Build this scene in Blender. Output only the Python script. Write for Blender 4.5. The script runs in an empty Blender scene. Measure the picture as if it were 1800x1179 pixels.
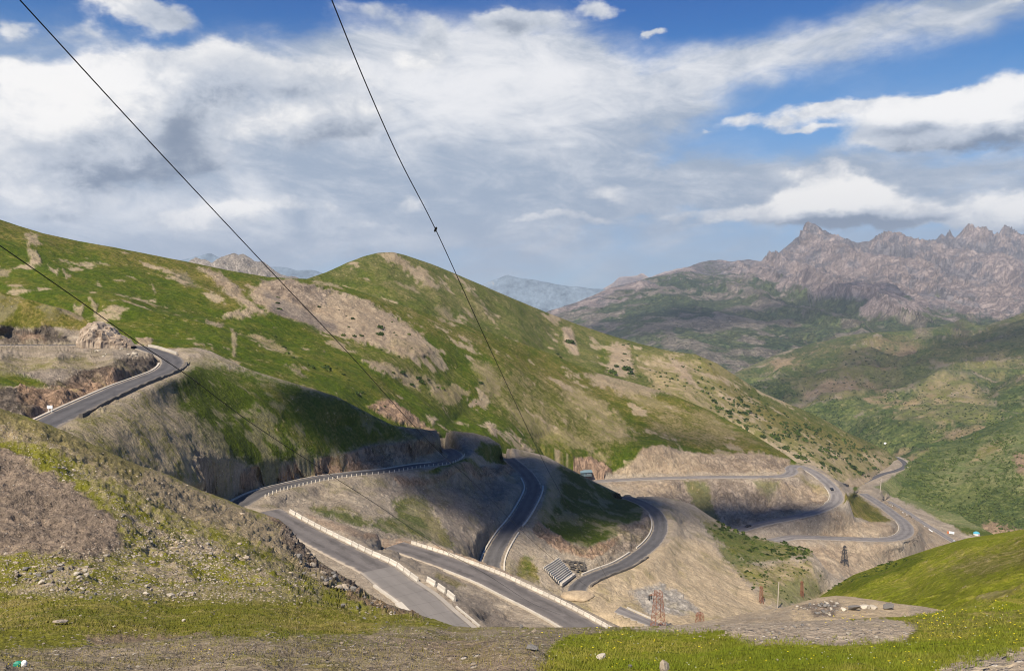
import bpy, math, random
import numpy as np
from mathutils import Vector, Matrix

random.seed(7); RNG = np.random.default_rng(7)
SC = bpy.context.scene
COL = SC.collection

# ------------------------------------------------------------------ camera
F, CX, CY = 1413.0, 900.0, 589.5          # focal length in pixels of the 1800 px wide photograph
PITCH = math.radians(2.0)
cam_d = bpy.data.cameras.new('camera'); cam = bpy.data.objects.new('camera', cam_d); COL.objects.link(cam)
cam_d.sensor_width = 36.0; cam_d.lens = F / 1800 * 36
cam_d.clip_start = 0.5; cam_d.clip_end = 120000
cam.location = (0, 0, 0); cam.rotation_euler = (math.pi / 2 - PITCH, 0, 0)
SC.camera = cam
SC.view_settings.view_transform = 'Standard'; SC.view_settings.look = 'None'
SC.view_settings.exposure = 0.58; SC.view_settings.gamma = 1.0
SC.cycles.volume_bounces = 0
SC.cycles.max_bounces = 4; SC.cycles.diffuse_bounces = 2
SC.cycles.use_denoising = True
SC.cycles.pixel_filter_type = 'BLACKMAN_HARRIS'; SC.cycles.filter_width = 1.05

# ------------------------------------------------------------------ sun
SUN_AZ, SUN_EL = math.atan2(-0.40, -0.80), math.radians(49)
SUN = np.array([math.sin(SUN_AZ) * math.cos(SUN_EL), math.cos(SUN_AZ) * math.cos(SUN_EL), math.sin(SUN_EL)])
sl = bpy.data.lights.new('sun', 'SUN'); sl.energy = 5.0; sl.angle = math.radians(0.5); sl.color = (1.0, 0.91, 0.76)
so = bpy.data.objects.new('sun', sl); COL.objects.link(so)
so.rotation_euler = Vector(SUN).to_track_quat('Z', 'Y').to_euler()


# ------------------------------------------------------------------ node helpers
class N:
    """Arithmetic on shader sockets."""
    def __init__(self, t, s): self.t, self.s = t, s
    def _m(self, op, a, b=None, c=None, clamp=False):
        n = self.t.nodes.new('ShaderNodeMath'); n.operation = op; n.use_clamp = clamp
        for i, v in enumerate((a, b, c)):
            if v is None: continue
            if isinstance(v, N): self.t.links.new(v.s, n.inputs[i])
            else: n.inputs[i].default_value = v
        return N(self.t, n.outputs[0])
    def __add__(s, o): return s._m('ADD', s, o)
    def __radd__(s, o): return s._m('ADD', o, s)
    def __sub__(s, o): return s._m('SUBTRACT', s, o)
    def __rsub__(s, o): return s._m('SUBTRACT', o, s)
    def __mul__(s, o): return s._m('MULTIPLY', s, o)
    def __rmul__(s, o): return s._m('MULTIPLY', o, s)
    def __truediv__(s, o): return s._m('DIVIDE', s, o)
    def clamp(s): return s._m('ADD', s, 0.0, clamp=True)
    def max(s, o): return s._m('MAXIMUM', s, o)
    def min(s, o): return s._m('MINIMUM', s, o)
    def exp(s): return s._m('EXPONENT', s)
    def pow(s, o): return s._m('POWER', s, o)
    def step(s, a, b):
        n = s.t.nodes.new('ShaderNodeMapRange'); n.interpolation_type = 'SMOOTHSTEP'
        s.t.links.new(s.s, n.inputs['Value'])
        n.inputs['From Min'].default_value = a; n.inputs['From Max'].default_value = b
        return N(s.t, n.outputs[0])


def vec(t, x, y, z):
    n = t.nodes.new('ShaderNodeCombineXYZ')
    for i, v in enumerate((x, y, z)):
        if isinstance(v, N): t.links.new(v.s, n.inputs[i])
        else: n.inputs[i].default_value = v
    return n.outputs[0]


def noise(t, v, scale, detail=6, rough=0.55, dist=0.0, lac=2.0):
    n = t.nodes.new('ShaderNodeTexNoise'); t.links.new(v, n.inputs['Vector'])
    n.inputs['Scale'].default_value = scale; n.inputs['Detail'].default_value = detail
    n.inputs['Roughness'].default_value = rough; n.inputs['Distortion'].default_value = dist
    n.inputs['Lacunarity'].default_value = lac
    return N(t, n.outputs['Fac'])


def mixc(t, f, a, b, mode='MIX'):
    n = t.nodes.new('ShaderNodeMix'); n.data_type = 'RGBA'; n.blend_type = mode
    for k, v in ((0, f), (6, a), (7, b)):
        if isinstance(v, N): t.links.new(v.s, n.inputs[k])
        elif isinstance(v, bpy.types.NodeSocket): t.links.new(v, n.inputs[k])
        elif isinstance(v, (int, float)): n.inputs[k].default_value = v
        else: n.inputs[k].default_value = (*v, 1)
    return n.outputs[2]


# ------------------------------------------------------------------ world: sky with clouds laid out by azimuth and elevation
def azel(px, py):
    a, b = (px - CX) / F, (CY - py) / F
    x, y, z = a, math.cos(PITCH) + b * math.sin(PITCH), -math.sin(PITCH) + b * math.cos(PITCH)
    return math.atan2(x, y), math.atan2(z, math.hypot(x, y))


def make_world():
    w = bpy.data.worlds.new('World'); SC.world = w; w.use_nodes = True
    t = w.node_tree; t.nodes.clear()
    out = t.nodes.new('ShaderNodeOutputWorld'); bg = t.nodes.new('ShaderNodeBackground')
    t.links.new(bg.outputs[0], out.inputs[0])
    sky = t.nodes.new('ShaderNodeTexSky'); sky.sky_type = 'NISHITA'; sky.sun_disc = False
    sky.sun_elevation = SUN_EL; sky.sun_rotation = SUN_AZ % (2 * math.pi)
    sky.altitude = 3200; sky.air_density = 1.0; sky.dust_density = 0.4; sky.ozone_density = 3.0
    tc = t.nodes.new('ShaderNodeTexCoord'); sp = t.nodes.new('ShaderNodeSeparateXYZ')
    t.links.new(tc.outputs['Generated'], sp.inputs[0])
    x, y, z = (N(t, o) for o in sp.outputs)
    az = x._m('ARCTAN2', x, y)
    el = x._m('ARCTAN2', z, (x * x + y * y).pow(0.5))
    K = 1000.0
    # domain warp so that blob outlines break up
    base = vec(t, az, el * 1.7, 0.3)
    wx = (noise(t, base, 9, 5, 0.6) - 0.5) * 0.10
    wy = (noise(t, vec(t, az + 7.1, el * 1.7, 1.3), 9, 5, 0.6) - 0.5) * 0.055
    A, E = az + wx, el + wy

    def vm(op, *ins):
        n = t.nodes.new('ShaderNodeVectorMath'); n.operation = op
        for i, v in enumerate(ins):
            if isinstance(v, tuple): n.inputs[i].default_value = v
            else: t.links.new(v, n.inputs[i])
        return n
    AE = vec(t, A, E, 0.0)

    def blobs(lst, ae=None, da=0.0, de=0.0, tot=None):
        for (px, py, rx, ry, wt) in lst:
            a0, e0 = azel(px, py); kx, ky = F / rx, F / ry
            v = vm('MULTIPLY_ADD', AE, (kx, ky, 0), ((da - a0) * kx, (de - e0) * ky, 0)).outputs[0]
            d2 = N(t, vm('DOT_PRODUCT', v, v).outputs['Value'])
            g = d2._m('POWER', math.exp(-1), d2)
            tot = g * wt if tot is None else g._m('MULTIPLY_ADD', g, wt, tot)
        return tot
    # 1 blue sky
    skyc = mixc(t, 1.0, sky.outputs[0], SKY_TINT, 'MULTIPLY')
    col = mixc(t, (1.0 - el.step(0.06, 0.34)) * 0.62, skyc, (0.34, 0.50, 0.69))
    deep = 1.0 - el.step(0.24, 0.42) * 0.34
    col = mixc(t, 1.0, col, vec(t, deep * deep, deep, deep * 0.15 + 0.85), 'MULTIPLY')
    # 2 thin veil: grey white sheet low in the sky, streaky cirrus to the upper right
    ramp = 1.0 - el.step(0.06, 0.26)
    veil = blobs([(260, 340, 520, 95, .8), (620, 260, 300, 120, .72), (120, 250, 220, 60, .5), (830, 170, 230, 105, 1.25), (985, 140, 95, 70, .9), (700, 130, 130, 60, .9), (860, 330, 330, 80, .55),
                  (1110, 185, 90, 55, .62), (1190, 160, 90, 42, .62), (1290, 120, 130, 34, .55), (1440, 85, 150, 32, .5), (1600, 40, 170, 34, .55), (1730, 10, 120, 30, .4),
                  (1600, 330, 300, 50, .6), (1250, 320, 200, 40, .45), (1600, 150, 260, 40, .2), (30, 130, 150, 90, .5), (330, 92, 200, 22, .34), (540, 75, 150, 26, .3)])
    st = noise(t, vec(t, az * 1.0 + el * 1.6, el * 3.6 - az * 1.1, 0.7), 6.5, 9, 0.66, 0.5)
    va = ((veil + ramp * 0.45) * (0.15 + st * 1.7)).clamp().step(0.08, 0.85)
    vs = noise(t, vec(t, az, el * 2.2, 4.0), 7, 8, 0.62, 0.6)
    fineV = noise(t, vec(t, az + el * .8, el * 2.4, 15.0), 13, 9, 0.66, 0.6)
    whit = blobs([(830, 160, 260, 110, .5), (985, 130, 90, 60, .3), (700, 120, 150, 60, .3), (1300, 120, 400, 60, .35), (420, 370, 160, 50, .3), (200, 360, 200, 40, .2)])
    vcol = mixc(t, (vs * 1.5 - 0.45 + whit + (fineV - 0.5) * 1.3).step(0.05, 1.25), (0.38, 0.45, 0.56), (0.97, 0.96, 0.96))
    col = mixc(t, va * 0.95, col, vcol)
    # 3 cumulus
    cum = [(200, 180, 130, 58, 1.15), (95, 215, 110, 55, 1.0), (290, 180, 70, 50, .8), (40, 270, 120, 40, .55), (375, 175, 26, 52, .85), (515, 215, 80, 40, .9), (320, 255, 80, 36, .7), (180, 275, 150, 34, .5),
           (740, 95, 60, 26, .7), (640, 150, 60, 50, .45), (600, 215, 60, 28, .5),
           (420, 375, 80, 30, .75), (330, 385, 60, 20, .5), (130, 350, 120, 26, .5), (30, 335, 90, 34, .55), (530, 372, 34, 14, .55), (725, 365, 40, 14, .55), (603, 362, 16, 9, .5), (670, 395, 60, 9, .4),
           (1462, 335, 52, 36, 1.2), (1420, 362, 80, 28, 1.1), (1490, 365, 80, 28, .9), (1330, 382, 80, 13, .95), (1570, 382, 90, 14, .75), (1770, 372, 66, 30, 1.15), (1690, 388, 70, 12, .8), (1395, 300, 30, 8, .5),
           (1560, 178, 110, 15, .8), (1700, 188, 150, 24, 1.0), (1790, 200, 80, 40, .9), (1660, 235, 110, 26, .85), (1600, 250, 70, 18, .7), (1450, 187, 60, 8, .55), (1290, 210, 44, 11, .65), (1370, 212, 40, 10, .6), (1430, 222, 50, 6, .5), (1222, 227, 14, 4, .5),
           (205, 4, 80, 17, 1.15), (35, 45, 26, 15, .75), (130, 50, 34, 16, .45), (935, 42, 85, 18, .8), (880, 50, 50, 22, .7), (1050, 12, 44, 16, .75), (1125, 64, 15, 9, .75), (1155, 56, 22, 8, .75), (765, 48, 24, 18, .6), (1775, 5, 30, 8, .5),
           (310, 33, 40, 16, .42), (680, 20, 90, 22, .5), (1020, 385, 70, 10, .55), (960, 380, 50, 8, .45), (1090, 345, 50, 14, .5), (1210, 370, 60, 10, .45), (420, 120, 140, 36, .95), (560, 125, 50, 16, .5), (300, 110, 60, 18, .4), (762, 243, 26, 11, .42), (10, 120, 22, 12, .5)]
    main = [q for q in cum if q[2] * q[3] > 1900]; small = [q for q in cum if q[2] * q[3] <= 1900]
    nA = noise(t, vec(t, az, el * 1.6, 2.0), 15, 9, 0.60, 0.15); nB = noise(t, vec(t, az - 0.014, (el + 0.022) * 1.6, 2.0), 15, 6, 0.60, 0.15)
    Dm = blobs(main); D2 = blobs(main, None, -0.014, 0.022) + (nB - 0.5) * 1.05
    D = blobs(small, tot=Dm) + (nA - 0.5) * 1.05
    al = D.step(0.20, 0.66)
    fine = noise(t, vec(t, az, el * 1.5, 6.0), 30, 8, 0.64, 0.5); big = noise(t, vec(t, az, el * 1.7, 12.0), 9, 5, 0.6, 0.6)
    lit = ((Dm + (nA - 0.5) * 1.05 - D2) * 0.62 + 0.58 + (fine - 0.5) * 0.85 + (big - 0.5) * 0.85).clamp()
    dark = blobs([(345, 232, 44, 36, 1.0), (300, 245, 60, 20, .6), (430, 125, 140, 34, .72), (520, 148, 60, 12, .4), (610, 232, 80, 22, .62), (560, 240, 50, 14, .4), (762, 243, 30, 12, 1.0), (1585, 232, 60, 18, .95), (1650, 222, 40, 10, .5), (1690, 255, 90, 14, .45), (1790, 190, 20, 8, .4),
                  (930, 54, 95, 16, .55), (880, 62, 50, 14, .5), (310, 36, 46, 20, .75), (690, 22, 100, 24, .62), (1440, 396, 150, 7, .75), (1560, 394, 120, 8, .6), (1745, 402, 90, 7, .5), (140, 270, 140, 20, .42), (60, 250, 60, 20, .35), (240, 300, 100, 16, .35), (1060, 20, 40, 14, .4), (1300, 398, 60, 6, .4), (1200, 375, 60, 12, .4)])
    sh = lit * (1.0 - (dark * (0.35 + 0.75 * noise(t, vec(t, az, el * 2, 9.0), 16, 6, 0.62))).clamp() * 0.95).min(1.0)
    ccol = mixc(t, sh.step(0.0, 0.42), (0.22, 0.27, 0.36), (0.58, 0.62, 0.69))
    ccol = mixc(t, sh.step(0.30, 1.0), ccol, (1.12, 1.085, 1.04))
    col = mixc(t, al * 0.93, col, ccol)
    # 4 pale air towards the horizon
    hz = (1.0 - el.step(-0.03, 0.14)) * 0.7
    col = mixc(t, hz, col, (0.55, 0.58, 0.64))
    t.links.new(col, bg.inputs['Color']); bg.inputs['Strength'].default_value = 0.66


SKY_TINT = (0.034, 0.098, 0.135)
make_world()

# ------------------------------------------------------------------ numpy noise
def _hash(ix, iy, iz, seed):
    h = (ix.astype(np.int64) * 374761393 + iy.astype(np.int64) * 668265263 + iz.astype(np.int64) * 2147483647 + seed * 974634) & 0xFFFFFFFF
    h = ((h ^ (h >> 13)) * 1274126177) & 0xFFFFFFFF
    h = ((h ^ (h >> 16)) * 2246822519) & 0xFFFFFFFF
    return ((h ^ (h >> 15)) & 0xFFFFFF) / float(0xFFFFFF)


def vnoise(x, y, z, seed=0):
    x, y, z = np.broadcast_arrays(*(np.asarray(q, float) for q in (x, y, z)))
    fx, fy, fz = np.floor(x), np.floor(y), np.floor(z)
    ux, uy, uz = x - fx, y - fy, z - fz
    ux, uy, uz = (u * u * u * (u * (u * 6 - 15) + 10) for u in (ux, uy, uz))
    r = 0
    for dx in (0, 1):
        for dy in (0, 1):
            for dz in (0, 1):
                w = (ux if dx else 1 - ux) * (uy if dy else 1 - uy) * (uz if dz else 1 - uz)
                r = r + w * _hash(fx + dx, fy + dy, fz + dz, seed)
    return r


def fbm(x, y, z, oct=4, rough=0.5, seed=0, ridged=False):
    a, tot, s, f = 1.0, 0, 0, 1.0
    for o in range(oct):
        n = vnoise(x * f + o * 17.3, y * f - o * 9.1, z * f + o * 3.7, seed + o)
        if ridged: n = 1 - np.abs(2 * n - 1)
        tot = tot + a * n; s += a; a *= rough; f *= 2.03
    return tot / s


def sstep(a, b, x):
    u = np.clip((x - a) / (b - a), 0, 1); return u * u * (3 - 2 * u)


# ------------------------------------------------------------------ pixel <-> world
CP, SP = math.cos(PITCH), math.sin(PITCH)


def world(px, py, d):
    px, py, d = (np.asarray(q, float) for q in (px, py, d))
    a, b = (px - CX) / F, (CY - py) / F
    return np.stack([a * d, (CP + b * SP) * d, (-SP + b * CP) * d], -1)


def project(P):
    x, y, z = P[..., 0], P[..., 1], P[..., 2]
    d = y * CP - z * SP; u = y * SP + z * CP
    return CX + F * x / d, CY - F * u / d, d


# ------------------------------------------------------------------ roads: centre line in (px, py, depth), width in metres
ROADS = {
    'N1': ([(470, 898, 208), (525, 930, 196), (582, 960, 182), (622, 980, 173), (662, 1000, 166), (695, 1025, 158), (730, 1050, 152), (758, 1075, 146), (787, 1102, 141), (835, 1145, 133)], 7.6),
    'N2': ([(692, 958, 222), (715, 965, 219), (770, 983, 211), (815, 1000, 203), (860, 1018, 195), (905, 1040, 186.5), (950, 1062, 179), (990, 1083, 172), (1030, 1106, 165), (1085, 1138, 157)], 8.0),
    'R1': ([(40, 765, 172), (90, 740, 188), (145, 713, 210), (217, 680, 240), (262, 663, 262), (293, 650, 282), (303, 638, 300), (297, 628, 314), (270, 617, 325), (240, 609.5, 332), (180, 607, 334), (60, 606.5, 334), (-70, 606.5, 334)], 8.2),
    'R2': ([(390, 905, 232), (434, 878, 252), (467, 863, 265), (512, 852, 282), (567, 840, 300), (623, 833, 315), (679, 827, 326), (735, 818, 342), (773, 814, 352), (792, 808, 362), (800, 800, 374), (792, 793, 384), (783, 789, 391)], 7.4),
    'R3': ([(894, 805.5, 433), (899, 809.5, 430), (912, 820, 420), (926, 833, 405), (937, 852, 388), (936, 866, 377), (923, 892, 358), (908, 915, 345), (893, 933, 336), (878, 956, 325), (867, 978, 315), (863, 1000, 306), (866, 1035, 294)], 7.6),
    'R4': ([(1095, 872, 452), (1115, 878, 440), (1135, 887, 428), (1152, 900, 415), (1161, 918, 400), (1159, 937, 384), (1146, 956, 366), (1124, 974, 347), (1094, 993, 332), (1060, 1006, 322), (1031, 1019, 313), (1016, 1032, 306), (1014, 1055, 295)], 7.4),
    'R5': ([(960, 852, 560), (1060, 845, 585), (1150, 840.5, 592), (1250, 838, 598), (1340, 838, 602), (1378, 836, 606), (1392, 829.5, 618), (1390, 823, 632), (1398, 818.5, 645), (1412, 821, 645), (1437, 834, 630), (1462, 856, 600), (1471, 873, 585), (1463, 886, 574), (1425, 902, 563), (1340, 920, 553), (1305, 930, 547), (1270, 940, 540)], 9.4),
    'R6': ([(1330, 957, 515), (1372, 947.5, 528), (1405, 943.5, 537), (1480, 946, 548), (1555, 948, 560), (1584, 943, 590), (1594, 932, 625), (1588, 918, 665), (1570, 903, 715), (1550, 888, 765), (1528, 874, 820), (1516, 867, 850)], 10.5),
    'R8': ([(1499, 856, 930), (1512, 850, 962), (1530, 842, 1000), (1552, 833, 1050), (1575, 827, 1085), (1591, 819, 1140), (1586, 810, 1200), (1570, 802, 1270)], 8.6),
    'R9': ([(1560, 880, 930), (1590, 897, 880), (1620, 917, 835), (1645, 932, 805), (1682, 955, 760), (1735, 985, 715)], 7.0),
    'R7': ([(1085, 1070, 292), (1105, 1078, 290), (1130, 1089, 288), (1165, 1103, 286), (1230, 1128, 283)], 6.5),
}


def catmull(P, per=10):
    P = np.asarray(P, float); out = []
    Q = np.vstack([2 * P[0] - P[1], P, 2 * P[-1] - P[-2]])
    for i in range(len(P) - 1):
        p0, p1, p2, p3 = Q[i:i + 4]
        for k in range(per):
            u = k / per
            out.append(0.5 * ((2 * p1) + (-p0 + p2) * u + (2 * p0 - 5 * p1 + 4 * p2 - p3) * u * u + (-p0 + 3 * p1 - 3 * p2 + p3) * u ** 3))
    out.append(P[-1]); return np.array(out)


def resample(P, step):
    s = np.r_[0, np.cumsum(np.linalg.norm(np.diff(P, axis=0), axis=1))]
    q = np.linspace(0, s[-1], max(2, int(s[-1] / step) + 1))
    return np.stack([np.interp(q, s, P[:, k]) for k in range(3)], -1)


LINES = {}
for k, (pts, wd) in ROADS.items():
    a = np.array(pts, float)
    P = resample(catmull(world(a[:, 0], a[:, 1], a[:, 2]), 12), 1.2)
    # even out the gradient
    for _ in range(12): P[1:-1, 2] = (P[:-2, 2] + P[1:-1, 2] * 2 + P[2:, 2]) / 4
    T = np.gradient(P, axis=0); T[:, 2] = 0; T /= np.linalg.norm(T, axis=1)[:, None]
    LINES[k] = (P, np.stack([T[:, 1], -T[:, 0], 0 * T[:, 0]], -1), wd)   # line, its right hand side, width


def carve(P, keys, shoulder=1.3, blend=7.0, keep=None):
    """Bench the terrain P (n,3) to the roads crossing it (only changes heights)."""
    for k in keys:
        L, S, wd = LINES[k]
        lo = L.min(0) - 25; hi = L.max(0) + 25
        idx = np.where((P[:, 0] > lo[0]) & (P[:, 0] < hi[0]) & (P[:, 1] > lo[1]) & (P[:, 1] < hi[1]) & (P[:, 2] > lo[2] - 30) & (P[:, 2] < hi[2] + 30))[0]
        Ld = L[::2]
        for c in range(0, len(idx), 20000):
            ii = idx[c:c + 20000]
            D = ((P[ii, None, :2] - Ld[None, :, :2]) ** 2).sum(-1) + 0.15 * (P[ii, None, 2] - Ld[None, :, 2]) ** 2
            j = D.argmin(1); dist = np.sqrt(((P[ii, :2] - Ld[j, :2]) ** 2).sum(-1))
            bl = np.where(P[ii, 2] > Ld[j, 2] + 0.3, 1.2, blend)
            w = 1 - sstep(0, 1, (dist - wd / 2 - shoulder) / bl)
            core = dist < wd / 2 + shoulder
            z = Ld[j, 2] - 0.10 - 0.15 * (dist < wd / 2 - 0.3)
            P[ii, 2] = P[ii, 2] * (1 - w) + z * w
    return P


# ------------------------------------------------------------------ terrain classes: two colours mixed by noise, bias of the mix, share of loose pale stones
def c(a, b, bias=0.0, stone=0.0): return (*a, *b, bias, stone)


CL = {
    'lush': c((.052, .078, .003), (.094, .092, .012), -.03, 0),
    'spurgrass': c((.050, .068, .004), (.12, .105, .045), -.10, 0),
    'grass': c((.078, .084, .006), (.155, .122, .034), 0, 0),
    'dry': c((.115, .105, .020), (.24, .185, .10), 0, .05),
    'drymix': c((.30, .24, .16), (.11, .105, .022), -.02, .25),
    'tan': c((.42, .325, .22), (.29, .215, .145), 0, .15),
    'tangreen': c((.37, .28, .165), (.12, .118, .026), 0, .1),
    'pink': c((.41, .275, .185), (.26, .17, .11), 0, .1),
    'fpink': c((.27, .19, .135), (.16, .12, .085), 0, .4),
    'gravel': c((.37, .305, .23), (.235, .19, .142), 0, .3),
    'grey': c((.27, .225, .18), (.175, .142, .115), 0, .2),
    'scree': c((.155, .120, .092), (.21, .160, .118), 0, .25),
    'purple': c((.155, .125, .108), (.20, .165, .13), 0, .1),
    'rock': c((.35, .275, .21), (.17, .13, .10), 0, .15),
    'darkrock': c((.12, .095, .078), (.05, .04, .034), 0, .1),
    'paletan': c((.45, .35, .23), (.36, .275, .175), 0, .1),
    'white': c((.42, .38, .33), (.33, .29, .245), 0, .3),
    'fslope': c((.29, .225, .14), (.15, .138, .018), -0.09, .7),
    'fgrass': c((.15, .145, .018), (.27, .215, .12), -.10, .40),
    'stony': c((.33, .26, .18), (.15, .145, .014), .02, .9),
    'strip': c((.15, .148, .014), (.235, .19, .05), -.02, .15),
    'fmeadow': c((.165, .182, .010), (.24, .21, .036), -.05, .05),
    'fsoil': c((.25, .20, .14), (.14, .125, .025), -.02, .5),
    'fgravel': c((.38, .305, .225), (.24, .20, .11), -.06, .8),
    'bush': c((.042, .066, .016), (.105, .120, .034), 0, 0),
    'vgreen': c((.058, .074, .022), (.105, .098, .038), 0, 0),
    'valley': c((.10, .13, .035), (.17, .165, .07), 0, 0),
    'farrock': c((.40, .305, .25), (.22, .175, .16), 0, 0),
    'farhaze': c((.13, .17, .21), (.15, .19, .23), 0, 0),  # blue of distant haze put into the mountains' own colour
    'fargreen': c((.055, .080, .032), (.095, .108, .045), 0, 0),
    'hillgreen': c((.068, .084, .014), (.115, .108, .034), 0, 0),
}


ROCKY = {'rock': 1.0, 'pink': 1.0, 'darkrock': 1.0, 'tan': .55, 'gravel': .28, 'grey': .45, 'purple': .2, 'paletan': .12, 'farrock': .6, 'white': .6, 'tangreen': .15}


def poly_sd(px, py, poly):
    """Signed distance (inside positive) of pixel points to a polygon."""
    p = np.array(poly, float); q = np.roll(p, -1, 0)
    best = np.full(px.shape, 1e18); ins = np.zeros(px.shape, bool)
    for (ax, ay), (bx, by) in zip(p, q):
        ex, ey = bx - ax, by - ay; wx, wy = px - ax, py - ay
        u = np.clip((wx * ex + wy * ey) / (ex * ex + ey * ey + 1e-9), 0, 1)
        best = np.minimum(best, (wx - ex * u) ** 2 + (wy - ey * u) ** 2)
        if ay != by: ins ^= ((ay > py) != (by > py)) & (px < ex * (py - ay) / (by - ay) + ax)
    d = np.sqrt(best); return np.where(ins, d, -d)


def rbf(ctrl, qx, qy):
    """Interpolates inverse depth (planes stay planes)."""
    a = np.array(ctrl, float); s = 300.0
    x, y, w = a[:, 0] / s, a[:, 1] / s * 1.5, 1 / a[:, 2]
    sc = w.mean(); w = w / sc
    n = len(a)
    K = np.hypot(x[:, None] - x[None], y[:, None] - y[None])
    M = np.zeros((n + 3, n + 3)); M[:n, :n] = -K + np.eye(n) * 1e-3
    M[:n, n] = 1; M[:n, n + 1] = x; M[:n, n + 2] = y; M[n, :n] = 1; M[n + 1, :n] = x; M[n + 2, :n] = y
    sol = np.linalg.solve(M, np.r_[w, 0, 0, 0])
    out = np.empty(qx.size)
    X, Y = qx.ravel() / s, qy.ravel() / s * 1.5
    for i in range(0, X.size, 60000):
        sl_ = slice(i, i + 60000)
        out[sl_] = -np.hypot(X[sl_, None] - x[None], Y[sl_, None] - y[None]) @ sol[:n] + sol[n] + sol[n + 1] * X[sl_] + sol[n + 2] * Y[sl_]
    return 1 / (np.maximum(out, 0.05) * sc).reshape(qx.shape)


# ------------------------------------------------------------------ terrain material
def mat_terrain(name, feat, streak=None, bump=0.5, stone_size=0.25, smix=0.25):
    m = bpy.data.materials.new(name); m.use_nodes = True; t = m.node_tree
    b = t.nodes['Principled BSDF']; b.inputs['Roughness'].default_value = 0.95
    b.inputs['Specular IOR Level'].default_value = 0.12
    g = t.nodes.new('ShaderNodeNewGeometry'); pos = g.outputs['Position']
    def attr(n):
        a = t.nodes.new('ShaderNodeAttribute'); a.attribute_name = n; return a
    ca, cb = attr('col_a').outputs['Color'], attr('col_b').outputs['Color']
    bias, stone = N(t, attr('bias').outputs['Fac']), N(t, attr('stone').outputs['Fac'])
    n1 = noise(t, pos, 1 / feat, 6, 0.62, 0.3); n2 = noise(t, pos, 5.3 / feat, 6, 0.65); n4 = noise(t, pos, 0.16 / feat, 4, 0.55)
    f = n1 * 0.42 + n2 * 0.34 + n4 * 0.24 + bias
    if streak:
        mp = t.nodes.new('ShaderNodeMapping'); mp.vector_type = 'POINT'
        # rotate so x runs across the fall line, then squeeze along it
        mp.inputs['Rotation'].default_value = (0, 0, math.radians(streak))
        t.links.new(pos, mp.inputs[0])
        mp2 = t.nodes.new('ShaderNodeMapping'); mp2.inputs['Scale'].default_value = (1.6 / feat * 2, 0.30 / feat * 2, 0.25 / feat * 2)
        t.links.new(mp.outputs[0], mp2.inputs[0])
        n3 = noise(t, mp2.outputs[0], 1.0, 5, 0.6, 0.15)
        f = f * (1 - smix) + n3 * smix
    f = f.step(0.425, 0.575)
    col = mixc(t, f, ca, cb)
    rocky = N(t, attr('rocky').outputs['Fac'])
    speck = (n2 * 0.62 + n1 * 0.38).step(0.585, 0.66)
    col = mixc(t, speck * 0.6, col, (0.27, 0.205, 0.13))
    mpz = t.nodes.new('ShaderNodeMapping'); mpz.inputs['Scale'].default_value = (1.0, 1.0, 0.30); t.links.new(pos, mpz.inputs[0])
    cr = noise(t, mpz.outputs[0], 2.2 / feat, 7, 0.68, 0.6)
    crack = 1.0 - (cr - 0.5)._m('ABSOLUTE', cr - 0.5).step(0.0, 0.055)
    cr2 = noise(t, mpz.outputs[0], 7.0 / feat, 6, 0.7)
    shade = 1.0 - (crack * 0.42 + cr2.step(0.54, 0.72) * 0.35) * rocky
    col = mixc(t, 1.0, col, vec(t, shade, shade, shade), 'MULTIPLY')
    # value changes of the surface itself
    n5 = noise(t, pos, 24 / feat, 5, 0.7)
    v = (n2 * 1.8 + n4 * 0.7 + n5 * 1.3 - 0.90).max(0.25)
    if streak: v = v * (0.75 + n3 * 0.5)
    col = mixc(t, 1.0, col, vec(t, v, v, v), 'MULTIPLY')
    # loose pale stones
    vo = t.nodes.new('ShaderNodeTexVoronoi'); vo.inputs['Scale'].default_value = 1 / stone_size; t.links.new(pos, vo.inputs['Vector'])
    sx = t.nodes.new('ShaderNodeSeparateColor'); t.links.new(vo.outputs['Color'], sx.inputs[0])
    r1, r2 = N(t, sx.outputs[0]), N(t, sx.outputs[1])
    dsk = 1.0 - N(t, vo.outputs['Distance']).step(0.22, 0.38)
    keep = (r1 * 1.0 + n1 * 0.8 - 1.45 + stone * 0.75).step(0.0, 0.04)
    sm = dsk * keep
    scol = mixc(t, r2, (0.20, 0.165, 0.13), (0.52, 0.46, 0.385))
    col = mixc(t, sm, col, scol)
    t.links.new(col, b.inputs['Base Color'])
    bm = t.nodes.new('ShaderNodeBump'); bm.inputs['Strength'].default_value = bump; bm.inputs['Distance'].default_value = feat * 0.35
    hgt = n2 * 0.55 + n1 * 0.5 + sm * 0.25 + (cr * 0.9 - crack * 0.25) * rocky
    if streak: hgt = hgt + n3 * 0.35
    t.links.new(hgt.s, bm.inputs['Height']); t.links.new(bm.outputs[0], b.inputs['Normal'])
    return m


# ------------------------------------------------------------------ a hill as a real surface
LAYER = {}


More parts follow.
